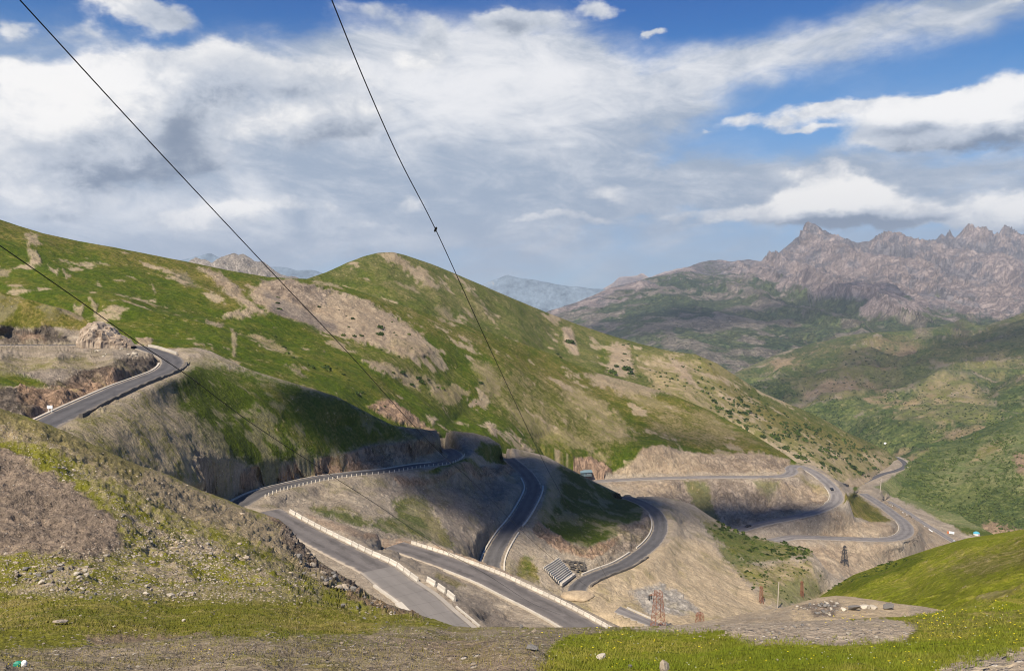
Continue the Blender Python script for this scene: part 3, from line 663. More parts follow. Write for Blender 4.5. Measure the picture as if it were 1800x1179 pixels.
layer('serpentine_hill', 'left', LH_TOP, [(-80, 640), (200, 660), (345, 670), (440, 700), (590, 760), (690, 800), (800, 830), (985, 890), (1100, 930), (1200, 970), (1300, 1010), (1400, 1040), (1500, 1045), (1700, 1020), (1770, 1010)],
      LH_CTRL, 1.8, M_LEFT, 'lush',
      [('grass', [(-80, 350), (140, 420), (330, 455), (440, 500), (420, 560), (300, 480), (150, 440), (0, 420), (-80, 420)], 14, 14, .75),
       ('grass', [(640, 520), (850, 585), (1050, 660), (1180, 690), (1380, 800), (1250, 800), (1100, 740), (950, 680), (800, 600), (680, 560)], 14, 16, .8),
       ('dry', [(850, 640), (950, 660), (1050, 720), (1120, 780), (1050, 800), (930, 770), (860, 700)], 16, 24, .6),
       ('tan', [(440, 515), (461, 496), (512, 492), (570, 512), (637, 532), (699, 556), (739, 583), (762, 624), (726, 634), (688, 620), (637, 603), (610, 596), (563, 583), (536, 569), (502, 556), (470, 545)], 4, 6),
       ('purple', [(462, 508), (500, 520), (536, 540), (590, 568), (592, 583), (553, 580), (519, 559), (485, 552), (470, 535)], 7, 5, .9),
       ('rock', [(460, 494), (515, 492), (580, 515), (570, 535), (540, 540), (500, 520)], 5, 7, .8),
       ('tan', [(350, 472), (387, 475), (417, 506), (450, 540), (470, 552), (440, 548), (407, 523)], 4, 5, .9), ('purple', [(300, 478), (330, 484), (345, 505), (320, 498)], 4, 5, .5),
       ('tangreen', [(415, 583), (461, 588), (488, 603), (520, 627), (498, 626), (468, 610), (450, 595)], 4, 7, .9), ('tan', [(395, 552), (420, 543), (440, 548), (425, 556)], 3, 4, .8),
       ('tan', [(637, 634), (678, 640), (705, 655), (735, 664), (739, 690), (705, 668), (658, 646)], 3, 6, .85), ('tangreen', [(756, 685), (800, 678), (824, 691), (794, 715), (766, 702)], 3, 7, .9), ('tan', [(735, 664), (760, 668), (780, 690), (755, 685)], 4, 6, .6),
       ('pink', [(644, 715), (688, 698), (726, 729), (748, 749), (770, 765), (705, 748), (671, 735)], 3, 5, .95), ('tan', [(749, 729), (768, 739), (760, 750)], 3, 3, .9), ('tan', [(820, 705), (845, 702), (848, 712), (828, 716)], 2, 4, .9),
       ('tangreen', [(827, 636), (861, 641), (881, 674), (878, 696), (844, 690)], 6, 8, .7), ('tan', [(500, 645), (520, 650), (540, 668), (520, 665)], 3, 5, .6), ('dry', [(480, 660), (560, 690), (620, 720), (560, 700)], 8, 8, .7),
       ('tangreen', [(987, 674), (1031, 690), (1088, 735), (1108, 772), (1065, 772), (1010, 721)], 8, 12, .75), ('tangreen', [(885, 708), (936, 728), (1004, 762), (1040, 789), (1075, 815), (1038, 798), (970, 772), (912, 740)], 6, 8, .7),
       ('tan', [(1031, 660), (1088, 662), (1139, 672), (1185, 691), (1105, 700), (1058, 678)], 4, 9, .75), ('tangreen', [(1100, 690), (1170, 705), (1180, 720), (1120, 715)], 5, 8, .8), ('dry', [(1120, 700), (1250, 730), (1330, 775), (1250, 780), (1150, 760)], 12, 14, .6),
       ('tan', [(853, 740), (868, 745), (873, 771), (862, 762)], 2, 3), ('tan', [(895, 761), (906, 765), (938, 793), (920, 791)], 2, 3),
       ('tan', [(44, 411), (64, 411), (70, 433), (51, 435)], 3, 5, .7), ('tan', [(50, 446), (68, 450), (70, 466), (56, 462)], 3, 4, .7), ('tan', [(83, 466), (102, 470), (100, 481)], 2, 4, .8), ('tan', [(110, 466), (124, 482), (116, 485)], 2, 3, .8), ('tan', [(-10, 472), (22, 474), (10, 486), (-10, 486)], 3, 4, .6), ('tan', [(128, 533), (146, 540), (142, 552), (130, 546)], 2, 4, .7), ('tan', [(158, 530), (172, 538), (168, 548)], 2, 3, .6), ('tan', [(240, 590), (268, 592), (266, 608), (242, 608)], 2, 4, .9),
       ('tan', [(268, 498), (276, 512), (272, 514)], 2, 2, .7), ('tan', [(360, 556), (395, 565), (385, 575), (362, 570)], 3, 5, .7), ('tan', [(405, 572), (412, 576), (416, 625), (410, 625)], 2, 2, .6),
       ('pink', [(983, 810), (1005, 806), (1038, 802), (1071, 823), (1084, 838), (1017, 832)], 2.5, 3),
       ('tan', [(1060, 838), (1085, 826), (1110, 813), (1128, 789), (1150, 784), (1180, 791), (1250, 801), (1320, 796), (1385, 808), (1398, 832)], 2.5, 3), ('rock', [(1230, 806), (1310, 802), (1380, 812), (1390, 830), (1260, 832)], 6, 8, .6),
       ('gravel', [(980, 836), (1060, 832), (1200, 832), (1378, 830), (1390, 815), (1440, 815), (1500, 850), (1500, 866), (1580, 798), (1605, 815), (1545, 858), (1610, 885), (1700, 940), (1780, 945), (1780, 1050), (1380, 1060), (980, 900)], 2, 2),
       ('valley', [(1535, 858), (1600, 885), (1690, 928), (1780, 940), (1780, 900), (1640, 850), (1595, 818), (1590, 826)], 3, 3),
       ('gravel', [(1600, 902), (1640, 915), (1700, 944), (1690, 960), (1650, 955)], 3, 3), ('tan', [(1510, 870), (1560, 882), (1640, 930), (1680, 960), (1640, 960), (1560, 905)], 6, 6, .8),
       ('rock', [(1090, 850), (1200, 846), (1340, 846), (1390, 842), (1450, 870), (1450, 885), (1300, 925), (1200, 900)], 4, 7, .8), ('tan', [(1370, 850), (1440, 862), (1455, 880), (1400, 895), (1350, 880)], 8, 9, .8), ('tan', [(1080, 850), (1170, 848), (1200, 870), (1120, 880)], 8, 8, .8),
       ('lush', [(1320, 846), (1372, 848), (1352, 882), (1335, 870)], 4, 5, .6), ('lush', [(1200, 848), (1240, 850), (1250, 880), (1262, 912), (1230, 905)], 4, 6, .7), ('dry', [(1400, 838), (1460, 862), (1462, 872), (1430, 866)], 4, 4, .7),
       ('grass', [(1488, 872), (1502, 866), (1530, 885), (1568, 918), (1540, 922), (1500, 908), (1480, 890)], 2, 2), ('tan', [(1460, 905), (1500, 920), (1566, 922), (1575, 944), (1440, 944)], 3, 4, .9), ('grey', [(1330, 918), (1440, 900), (1470, 925), (1440, 942), (1370, 945)], 5, 6, .7),
       ('tan', [(1400, 955), (1590, 955), (1680, 950), (1720, 1000), (1560, 1030), (1440, 1000)], 6, 6, .9)],
      roads=('R5', 'R6', 'R8', 'R9'), disp=relief(2.4, 36, rough=.62, ridge=2.8, rsize=75, cliff_amp=3.0, cliff_size=16), mfreq=.09, colfn=chain(mottle('dry', 55, .56, .68, .32, 51, region=[(-80, 340), (540, 480), (850, 575), (1380, 790), (1100, 820), (600, 760), (200, 640), (-80, 640)]), mottle('tan', 18, .63, .70, .75, 53, region=[(-80, 340), (540, 480), (850, 575), (1380, 790), (1100, 820), (600, 760), (200, 640), (-80, 640)]), mottle('rock', 14, .58, .68, .5, 57, region=[(980, 835), (1480, 835), (1500, 950), (1200, 1000)])))

# ------------------------------------------------------------------ spurs, cuttings and gully in the middle
M_SPUR = mat_terrain('spur_ground', 7, 100, 0.7, 0.55, .22)
SP_TOP = [(-80, 490), (0, 514), (50, 526), (85, 536), (120, 545), (145, 556), (160, 572), (175, 596), (200, 601), (262, 607), (300, 613), (345, 611), (370, 617), (400, 631), (440, 650), (500, 668), (590, 696), (640, 722), (690, 747), (722, 752), (760, 756), (800, 757), (835, 761), (860, 768), (885, 785), (925, 792), (960, 801), (985, 815), (1040, 844), (1090, 868), (1115, 873), (1150, 872), (1190, 877), (1220, 888), (1250, 908), (1290, 930), (1320, 942), (1380, 955), (1425, 967), (1440, 985), (1462, 1015), (1490, 1040)]
SP_CTRL = [(-80, 490, 362), (0, 514, 362), (50, 526, 362), (100, 540, 362), (160, 572, 360), (-80, 572, 351), (0, 575, 351), (60, 579, 351), (110, 590, 350), (120, 601, 348), (0, 602, 349), (-80, 602, 349), (200, 602, 348), (300, 613, 338),
           (-80, 628, 238), (0, 628, 242), (100, 628, 252), (200, 630, 264), (262, 633, 288), (278, 622, 304), (-80, 660, 220), (0, 660, 225), (100, 660, 236), (200, 655, 250), (252, 648, 274), (-80, 690, 205), (0, 690, 206), (60, 700, 207), (100, 690, 218), (150, 690, 228), (-80, 720, 190), (0, 722, 190), (50, 735, 185), (-80, 800, 165), (0, 790, 166), (100, 800, 168),
           (330, 640, 303), (320, 613, 332), (345, 611, 336), (370, 617, 334), (400, 631, 330), (440, 650, 327), (400, 660, 308), (500, 680, 322), (500, 668, 330), (540, 700, 322), (590, 696, 334), (640, 722, 340), (690, 747, 348), (720, 765, 350), (740, 771, 353),
           (430, 824, 266), (470, 820, 275), (540, 808, 300), (600, 800, 318), (650, 784, 335), (740, 777, 353), (758, 779, 362), (110, 748, 190), (200, 745, 196), (180, 790, 178), (300, 760, 224), (300, 830, 204), (400, 800, 254), (350, 850, 219), (380, 835, 236), (415, 860, 248), (300, 700, 258), (400, 720, 283), (500, 740, 306), (350, 760, 246), (600, 750, 330),
           (722, 752, 362), (760, 756, 380), (800, 757, 400), (850, 765, 420), (885, 785, 430), (925, 792, 452), (960, 801, 458), (985, 815, 454), (860, 785, 408), (891, 800, 426), (820, 775, 395),
           (700, 848, 322), (640, 850, 306), (560, 872, 284), (500, 888, 260), (680, 858, 314), (770, 850, 337), (860, 840, 378), (780, 832, 347), (850, 815, 388), (880, 828, 392), (840, 832, 370), (800, 815, 366),
           (480, 905, 240), (560, 905, 248), (620, 925, 246), (650, 940, 242), (560, 965, 225), (700, 970, 238), (800, 1000, 256), (700, 900, 292), (740, 872, 318), (720, 940, 268), (780, 960, 278), (800, 900, 320), (850, 950, 312), (838, 988, 296), (880, 880, 354), (860, 862, 368), (890, 860, 372),
           (1040, 844, 444), (1090, 868, 438), (1115, 873, 436), (958, 850, 392), (962, 880, 377), (945, 910, 354), (945, 925, 344), (990, 950, 340), (1030, 964, 338), (1060, 955, 345), (1090, 940, 360), (1086, 925, 372), (1122, 918, 400), (1130, 897, 420), (1000, 880, 388), (1050, 900, 388), (1100, 900, 410), (1060, 990, 327), (1110, 966, 352), (1143, 935, 386), (1140, 905, 412),
           (900, 980, 320), (930, 1000, 313), (960, 1000, 315), (990, 1012, 315), (950, 1030, 304), (900, 1030, 298),
           (1180, 880, 455), (1220, 888, 458), (1200, 920, 425), (1250, 908, 452), (1250, 960, 400), (1180, 960, 374), (1320, 942, 445), (1380, 955, 438), (1425, 967, 425), (1430, 1000, 402), (1320, 1000, 388), (1200, 1010, 347), (1300, 1050, 347), (1400, 1040, 377), (1120, 1040, 314), (1080, 1060, 299), (1200, 1080, 302), (1250, 1090, 302), (1350, 1075, 340), (1440, 1045, 398), (1490, 1040, 402), (1000, 1110, 285), (1100, 1140, 280), (1300, 1140, 285), (1490, 1140, 340), (700, 1010, 228)]
layer('roadside_spurs', 'spur', SP_TOP, [(-80, 800), (0, 805), (100, 835), (200, 870), (300, 910), (400, 960), (500, 1000), (600, 1020), (700, 1020), (800, 1040), (900, 1070), (1000, 1130), (1080, 1160), (1490, 1160)],
      SP_CTRL, 1.7, M_SPUR, 'gravel',
      [('grass', [(-80, 480), (0, 508), (60, 522), (130, 540), (165, 568), (150, 585), (110, 578), (60, 580), (0, 574), (-80, 570)], 3, 3), ('tan', [(95, 537), (120, 545), (150, 560), (140, 565), (110, 550)], 3, 3, .7),
       ('darkrock', [(-80, 573), (0, 575), (58, 580), (80, 572), (98, 580), (122, 602), (-80, 606)], 3, 4, .8), ('pink', [(30, 588), (62, 584), (80, 600), (40, 602)], 6, 5, .6),
       ('drymix', [(-80, 628), (150, 630), (180, 652), (100, 650), (0, 655), (-80, 655)], 4, 5), ('grey', [(-80, 650), (100, 648), (170, 652), (90, 670), (0, 662)], 4, 5, .6), ('lush', [(-80, 650), (0, 652), (40, 658), (88, 674), (85, 682), (0, 682), (-80, 690)], 3, 3),
       ('pink', [(28, 684), (88, 680), (140, 660), (200, 648), (240, 660), (160, 695), (80, 725), (45, 735), (28, 705)], 4, 5), ('darkrock', [(85, 674), (150, 655), (205, 640), (215, 652), (140, 672), (90, 688)], 4, 6, .8), ('darkrock', [(-20, 690), (28, 688), (60, 715), (55, 730), (20, 735), (-20, 725)], 4, 5, .8), ('darkrock', [(205, 632), (275, 627), (282, 640), (250, 655), (220, 655)], 3, 4, .85),
       ('drymix', [(110, 750), (240, 700), (330, 650), (370, 680), (430, 790), (380, 850), (240, 850), (150, 800)], 14, 10), ('spurgrass', [(335, 640), (370, 632), (440, 653), (590, 697), (742, 771), (650, 784), (600, 800), (540, 809), (440, 823), (380, 790), (310, 720), (300, 690)], 12, 9), ('lush', [(420, 652), (440, 653), (590, 697), (742, 771), (650, 783), (560, 800), (480, 770), (420, 710)], 14, 8, .8),
       ('pink', [(430, 823), (540, 809), (600, 800), (650, 784), (742, 774), (760, 776), (765, 795), (600, 836), (500, 856), (420, 880), (405, 850)], 2, 2.5), ('rock', [(620, 795), (650, 784), (742, 774), (775, 785), (720, 812), (640, 825)], 5, 5, .8), ('rock', [(345, 785), (375, 810), (425, 850), (420, 875), (360, 850), (340, 815)], 6, 5, .8),
       ('darkrock', [(700, 748), (760, 754), (830, 760), (885, 786), (850, 800), (800, 792), (740, 776)], 5, 5, .55), ('grey', [(740, 770), (850, 765), (870, 790), (820, 808), (800, 790)], 5, 5, .8),
       ('lush', [(845, 775), (880, 783), (897, 805), (890, 818), (855, 812), (835, 795)], 3, 3), ('lush', [(745, 836), (770, 828), (822, 808), (845, 825), (770, 842)], 3, 3), ('pink', [(690, 848), (770, 842), (850, 822), (900, 815), (905, 828), (870, 838), (760, 852), (700, 857)], 2.5, 3, .9), ('pink', [(800, 850), (870, 842), (880, 870), (830, 880)], 6, 7, .6),
       ('grey', [(640, 860), (700, 860), (860, 845), (905, 850), (880, 900), (845, 985), (790, 975), (775, 915), (745, 868), (690, 880)], 6, 5, .9), ('lush', [(690, 880), (745, 870), (775, 920), (797, 965), (740, 952), (650, 928), (560, 905), (545, 893), (600, 895), (650, 915), (695, 908)], 5, 8, .85), ('tangreen', [(735, 895), (770, 905), (790, 960), (760, 950)], 6, 6, .5),
       ('spurgrass', [(985, 816), (1040, 844), (1090, 868), (1115, 874), (1132, 895), (1126, 918), (1087, 925), (1092, 940), (1032, 964), (990, 950), (945, 920), (958, 870), (970, 830)], 4, 3), ('drymix', [(968, 822), (985, 830), (985, 870), (960, 920), (945, 915), (958, 870)], 5, 4, .85),
       ('pink', [(945, 921), (990, 951), (1032, 965), (1091, 941), (1088, 955), (1040, 985), (985, 970), (935, 935)], 2, 2.5, .9), ('rock', [(1085, 925), (1126, 918), (1132, 896), (1145, 915), (1142, 940), (1110, 965), (1060, 985), (1088, 945)], 3, 3, .8),
       ('dry', [(920, 980), (945, 1000), (950, 1028), (905, 1015), (912, 990)], 3, 4), ('lush', [(922, 978), (935, 985), (928, 1010), (908, 1012)], 3, 4, .8),
       ('paletan', [(1000, 1045), (1100, 1000), (1150, 960), (1190, 945), (1250, 960), (1300, 1010), (1345, 1060), (1330, 1110), (1000, 1140)], 8, 6, .95), ('white', [(1105, 1040), (1160, 1028), (1200, 1045), (1232, 1076), (1140, 1082)], 5, 5), ('gravel', [(1120, 872), (1210, 880), (1260, 940), (1190, 945), (1165, 960), (1170, 900)], 5, 4, .9),
       ('lush', [(1232, 912), (1320, 943), (1430, 968), (1428, 976), (1350, 985), (1310, 990), (1270, 955), (1240, 932)], 4, 5, .9), ('lush', [(1255, 950), (1300, 975), (1330, 1000), (1345, 1030), (1310, 1005), (1275, 985)], 4, 6, .8), ('tangreen', [(1300, 1000), (1420, 985), (1450, 1010), (1460, 1050), (1350, 1065), (1330, 1030)], 6, 7, .9), ('valley', [(1340, 1035), (1420, 1015), (1450, 1040), (1380, 1068)], 6, 6, .6), ('gravel', [(1425, 985), (1445, 1000), (1470, 1040), (1440, 1040)], 3, 3, .8)],
      roads=('R1', 'R2', 'R3', 'R4', 'R7'), disp=relief(1.0, 12, rough=.62, ridge=1.0, rsize=26, cliff_amp=2.4, cliff_size=8), mfreq=.12, colfn=mottle('drymix', 9, .52, .62, .45, 81))

# ------------------------------------------------------------------ ledge with the two nearest roads
M_LEDGE = mat_terrain('ledge_gravel', 4, 60, 0.6, 0.35, .2)
layer('road_ledge', 'ledge', [(430, 888), (460, 895), (500, 899), (540, 905), (575, 912), (612, 923), (640, 934), (690, 944), (740, 950), (770, 958), (800, 969), (850, 987), (900, 1011), (950, 1035), (1000, 1061), (1050, 1087), (1090, 1107), (1150, 1140)],
      [(430, 1060), (700, 1160), (1150, 1180)],
      [(430, 888, 215), (500, 899, 210), (575, 912, 205), (612, 923, 204), (640, 934, 208), (690, 945, 224), (740, 951, 221), (800, 970, 211), (850, 988, 204), (900, 1012, 196), (1000, 1062, 178), (1090, 1107, 164), (1150, 1140, 156), (700, 985, 188), (740, 1000, 190), (760, 1020, 168), (800, 1040, 176), (800, 1070, 155), (850, 1090, 160), (850, 1050, 180), (900, 1090, 170), (950, 1110, 160), (860, 1110, 150), (600, 1020, 162), (650, 1060, 150), (700, 1090, 142), (700, 1160, 128), (900, 1160, 140), (480, 960, 185)],
      1.9, M_LEDGE, 'gravel', [('pink', [(640, 934), (700, 945), (800, 968), (850, 988), (900, 1010), (880, 1012), (800, 985), (720, 962), (640, 945)], 3, 3, .7), ('pink', [(540, 905), (612, 923), (650, 945), (620, 945), (560, 920)], 5, 6, .5), ('dry', [(765, 1005), (800, 1020), (818, 1030), (800, 1030), (765, 1012)], 3, 3, .8), ('grey', [(770, 1045), (840, 1045), (900, 1085), (940, 1110), (820, 1110)], 8, 8, .8)],
      roads=('N1', 'N2'), disp=relief(0.6, 7, rough=.62, ridge=0.6, rsize=12, cliff_amp=1.2, cliff_size=4), mfreq=.12)

# ------------------------------------------------------------------ near grassy hill at the right and the gravel mound
M_NEAR = mat_terrain('near_hill_grass', 4, 150, 0.8, 0.3, .18)
layer('near_grass_hill', 'nearhill', [(1410, 1072), (1445, 1046), (1470, 1029), (1500, 1010), (1550, 992), (1600, 976), (1650, 960), (1700, 946), (1750, 938), (1800, 930), (1880, 915), (2700, 760)], [(1410, 1100), (1880, 1110), (2700, 1110)],
      [(2700, 760, 110), (2300, 840, 118), (2300, 1000, 60), (2700, 950, 60), (2700, 1110, 38), (1410, 1072, 200), (1445, 1046, 195), (1500, 1010, 185), (1600, 976, 172), (1700, 946, 158), (1800, 930, 145), (1880, 915, 135), (1460, 1070, 150), (1550, 1070, 110), (1650, 1075, 80), (1750, 1060, 62), (1800, 1045, 58), (1880, 1020, 52), (1600, 1030, 130), (1700, 1000, 115), (1800, 985, 95), (1410, 1100, 150), (1880, 1110, 40), (1600, 1100, 70)],
      2.0, M_NEAR, 'fmeadow', [('lush', [(1445, 1046), (1500, 1010), (1600, 975), (1640, 965), (1600, 1000), (1520, 1030)], 8, 8, .6), ('dry', [(1640, 1000), (1800, 950), (1880, 945), (1880, 985), (1720, 1020)], 14, 16, .6), ('tangreen', [(1710, 1062), (1740, 1050), (1800, 1032), (1800, 1040), (1740, 1062)], 4, 4, .8)],
      disp=relief(0.9, 9, rough=.62, ridge=0.7, rsize=16), mfreq=.1)
M_MOUND = mat_terrain('mound_gravel', 2.2, None, 0.6, 0.16)
layer('gravel_mound', 'mound', [(1120, 1118), (1160, 1106), (1230, 1093), (1280, 1085), (1310, 1078), (1340, 1073), (1380, 1067), (1410, 1058), (1440, 1050), (1470, 1047), (1500, 1049), (1540, 1055), (1580, 1061), (1610, 1064), (1640, 1069), (1680, 1076), (1730, 1090)], [(1120, 1140), (1730, 1140)],
      [(1120, 1118, 46), (1230, 1093, 50), (1310, 1078, 52), (1410, 1058, 54), (1470, 1047, 55), (1580, 1061, 52), (1680, 1076, 46), (1120, 1140, 34), (1400, 1100, 38), (1730, 1140, 32), (1600, 1090, 40)],
      2.0, M_MOUND, 'paletan', [('rock', [(1400, 1066), (1470, 1056), (1480, 1062), (1460, 1085), (1430, 1082)], 4, 4, .9), ('gravel', [(1150, 1105), (1310, 1080), (1390, 1070), (1390, 1100), (1150, 1120)], 5, 5, .7), ('gravel', [(1600, 1066), (1700, 1075), (1700, 1090), (1600, 1082)], 4, 4, .7)],
      disp=relief(0.25, 2.5, ridge=0.3, rsize=4), mfreq=.12)

# ------------------------------------------------------------------ the slope the camera stands on
M_FORE = mat_terrain('foreground_ground', 1.3, None, 0.8, 0.12)


def fore_disp(P, qx, qy, cliff):
    x, y, z = P[..., 0], P[..., 1], P[..., 2]; d = np.linalg.norm(P, axis=-1)
    near = relief(0.10, 2.2, rough=.62, ridge=0.10, rsize=3.5, cliff_amp=.45, cliff_size=2.2)(P, qx, qy, cliff)
    k = sstep(16, 30, d)
    return near + (1 - k) * (fbm(x / .45, y / .45, z / .45, 4, .6, 91, ridged=True) - .6) * .085 + k * ((fbm(x / 2.2, y / 2.2, z / 2.2, 5, .64, 93, ridged=True) - .6) * .75 + (fbm(x / .8, y / .8, z / .8, 3, .6, 95) - .5) * .25)
FO_TOP = [(-1100, 500), (-500, 590), (-80, 690), (0, 718), (40, 730), (75, 742), (120, 760), (180, 788), (240, 815), (300, 835), (350, 860), (400, 878), (425, 890), (470, 905), (490, 912), (505, 925), (520, 945), (545, 968), (560, 985), (590, 1005), (620, 1022), (650, 1045), (680, 1062), (700, 1068), (720, 1074), (760, 1089), (800, 1102), (830, 1105), (950, 1104), (1080, 1103), (1160, 1101), (1240, 1099), (1300, 1097), (1400, 1092), (1500, 1088), (1600, 1083), (1650, 1076), (1700, 1066), (1800, 1045), (1880, 1030), (2300, 948), (2900, 850)]
layer('foreground_slope', 'fore', FO_TOP, [(-1100, 1330), (2900, 1330)],
      [(-500, 590, 44), (-1100, 500, 42), (-500, 850, 30), (-500, 1020, 21), (-500, 1140, 10), (-500, 1330, 4.6), (-1100, 850, 27), (-1100, 1140, 10.5), (-1100, 1330, 4.7), (2300, 948, 32), (2900, 850, 34), (2300, 1090, 14), (2900, 1020, 16), (2300, 1179, 7.4), (2900, 1179, 8), (2300, 1330, 4.7), (2900, 1330, 4.8), (-80, 1330, 4.6), (900, 1330, 4.6), (1880, 1330, 4.6), (0, 1179, 7.6), (450, 1179, 7.3), (900, 1179, 7.2), (1350, 1179, 7), (1800, 1179, 7), (0, 1140, 9.6), (450, 1145, 9.1), (900, 1140, 9.5), (1350, 1140, 9.3), (1800, 1140, 9.3),
       (-80, 1140, 9.8), (-80, 1100, 14.4), (-80, 1020, 22.5), (-80, 950, 26.5), (-80, 850, 32), (-80, 780, 38), (0, 1100, 14), (300, 1115, 13), (600, 1120, 12.3), (750, 1107, 15), (900, 1106, 16), (1100, 1104, 16.5), (1240, 1101, 16.5), (1400, 1094, 17), (1600, 1084, 19), (1700, 1067, 22), (1800, 1047, 25), (1880, 1031, 27), (1500, 1120, 11.5), (1800, 1090, 14),
       (0, 1060, 19), (300, 1070, 19.5), (550, 1080, 20), (700, 1093, 19), (640, 1078, 24), (780, 1099, 19), (0, 1020, 23), (200, 1015, 24), (400, 1030, 26), (550, 1050, 29), (640, 1058, 36), (700, 1074, 34), (0, 950, 27), (200, 950, 28.5), (400, 980, 32), (500, 1000, 37), (600, 1035, 42),
       (0, 850, 33), (200, 880, 34), (400, 940, 40), (500, 960, 47), (580, 1002, 50), (0, 780, 39), (100, 800, 39), (250, 850, 42), (380, 900, 49), (480, 930, 56), (0, 718, 46), (-80, 690, 46), (75, 742, 48), (180, 788, 50), (300, 835, 55), (400, 878, 60), (490, 912, 65), (560, 985, 60), (650, 1045, 50), (720, 1074, 37), (800, 1102, 20)],
      2.0, M_FORE, 'fgrass',
      [('fslope', [(-1100, 400), (-80, 690), (0, 718), (180, 788), (300, 835), (420, 890), (505, 925), (560, 985), (650, 1045), (620, 1050), (500, 985), (380, 930), (250, 885), (140, 820), (60, 780), (-80, 770)], 14, 16),
       ('dry', [(-80, 690), (0, 718), (180, 788), (260, 825), (240, 850), (120, 790), (0, 745), (-80, 740)], 10, 12, .7),
       ('stony', [(120, 820), (230, 880), (330, 930), (460, 990), (560, 1020), (560, 1060), (400, 1050), (200, 1050), (0, 1045), (-80, 1040), (-80, 970), (0, 975), (215, 960), (200, 900)], 12, 14),
       ('scree', [(-80, 770), (0, 790), (60, 815), (120, 850), (170, 890), (208, 930), (216, 965), (160, 985), (80, 985), (-80, 980)], 7, 7),
       ('rock', [(470, 905), (505, 925), (560, 985), (650, 1045), (720, 1074), (745, 1088), (690, 1072), (600, 1035), (540, 1000), (500, 960)], 6, 7), ('pink', [(470, 905), (505, 920), (515, 940), (490, 930)], 4, 4, .8), ('pink', [(600, 1040), (700, 1070), (740, 1088), (690, 1082), (620, 1062)], 5, 6, .7),
       ('strip', [(-80, 1045), (0, 1047), (200, 1062), (450, 1060), (560, 1066), (740, 1096), (600, 1117), (400, 1122), (0, 1105), (-80, 1105)], 5, 7, .9),
       ('fpink', [(150, 1113), (250, 1111), (370, 1118), (340, 1134), (200, 1137)], 4, 6, .85),
       ('fsoil', [(-80, 1140), (0, 1138), (300, 1126), (450, 1128), (600, 1120), (750, 1104), (860, 1102), (1000, 1102), (1130, 1102), (1050, 1112), (1010, 1130), (960, 1160), (900, 1330), (-80, 1330)], 6, 9), ('fpink', [(700, 1130), (820, 1125), (900, 1160), (940, 1150), (920, 1200), (800, 1190)], 8, 9, .4),
       ('fgravel', [(1080, 1102), (1240, 1096), (1450, 1086), (1560, 1088), (1612, 1104), (1590, 1128), (1400, 1132), (1250, 1122), (1190, 1110)], 4, 6),
       ('fmeadow', [(1000, 1115), (1080, 1106), (1250, 1113), (1330, 1128), (1480, 1130), (1600, 1128), (1620, 1100), (1560, 1086), (1660, 1074), (1800, 1040), (1900, 1020), (1900, 1330), (930, 1330), (970, 1150)], 4, 5),
       ('dry', [(1590, 1090), (1720, 1080), (1800, 1070), (1800, 1100), (1640, 1120)], 8, 9, .45),
       ('fgravel', [(1640, 1182), (1700, 1166), (1800, 1145), (1900, 1130), (1900, 1330), (1600, 1330)], 3, 4)],
      disp=fore_disp, mfreq=.12, skirt=(1.2, .6))


# ------------------------------------------------------------------ road surfaces
def mat_road(name, asphalt, edge):
    m = bpy.data.materials.new(name); m.use_nodes = True; t = m.node_tree
    b = t.nodes['Principled BSDF']; b.inputs['Roughness'].default_value = 0.8; b.inputs['Specular IOR Level'].default_value = 0.25
    g = t.nodes.new('ShaderNodeNewGeometry'); pos = g.outputs['Position']
    a = t.nodes.new('ShaderNodeAttribute'); a.attribute_name = 'across'; u = N(t, a.outputs['Fac'])
    al = t.nodes.new('ShaderNodeAttribute'); al.attribute_name = 'along'; s = N(t, al.outputs['Fac'])
    n = noise(t, pos, 0.35, 6, 0.65); n2 = noise(t, vec(t, u * 2.2, s * 0.02, 0.0), 3.0, 4, 0.6)
    au = u._m('ABSOLUTE', u)
    tr = (0.0 - ((au - 0.45) * (au - 0.45)) * 22.0).exp()
    n3 = noise(t, vec(t, u * 1.1, s * 0.07, 3.0), 1.6, 2, 0.5); patch = n3.step(.54, .56) * 0.16 - n3.step(.40, .385) * 0.0
    ck = noise(t, vec(t, u * 3.0, s * 0.35, 7.0), 1.0, 6, 0.65, 0.8); crk = 1.0 - (ck - 0.5)._m('ABSOLUTE', ck - 0.5).step(0.0, 0.02)
    v = 0.60 + n * 0.60 + n2 * 0.34 - tr * 0.24 - patch - crk * 0.18
    col = mixc(t, 1.0, asphalt, vec(t, v, v, v), 'MULTIPLY')
    e = (au + (n - 0.5) * 0.5).step(0.78, 0.98)
    col = mixc(t, e, col, edge)
    t.links.new(col, b.inputs['Base Color'])
    bm = t.nodes.new('ShaderNodeBump'); bm.inputs['Strength'].default_value = 0.25; bm.inputs['Distance'].default_value = 0.1
    t.links.new(noise(t, pos, 3, 4, 0.6).s, bm.inputs['Height']); t.links.new(bm.outputs[0], b.inputs['Normal'])
    return m


M_ASPH = mat_road('asphalt', (0.095, 0.089, 0.088), (0.28, 0.235, 0.185))
M_NEARASPH = mat_road('worn_asphalt', (0.135, 0.12, 0.112), (0.33, 0.275, 0.215))
M_OLD = mat_road('dusty_asphalt', (0.20, 0.18, 0.168), (0.27, 0.235, 0.195))


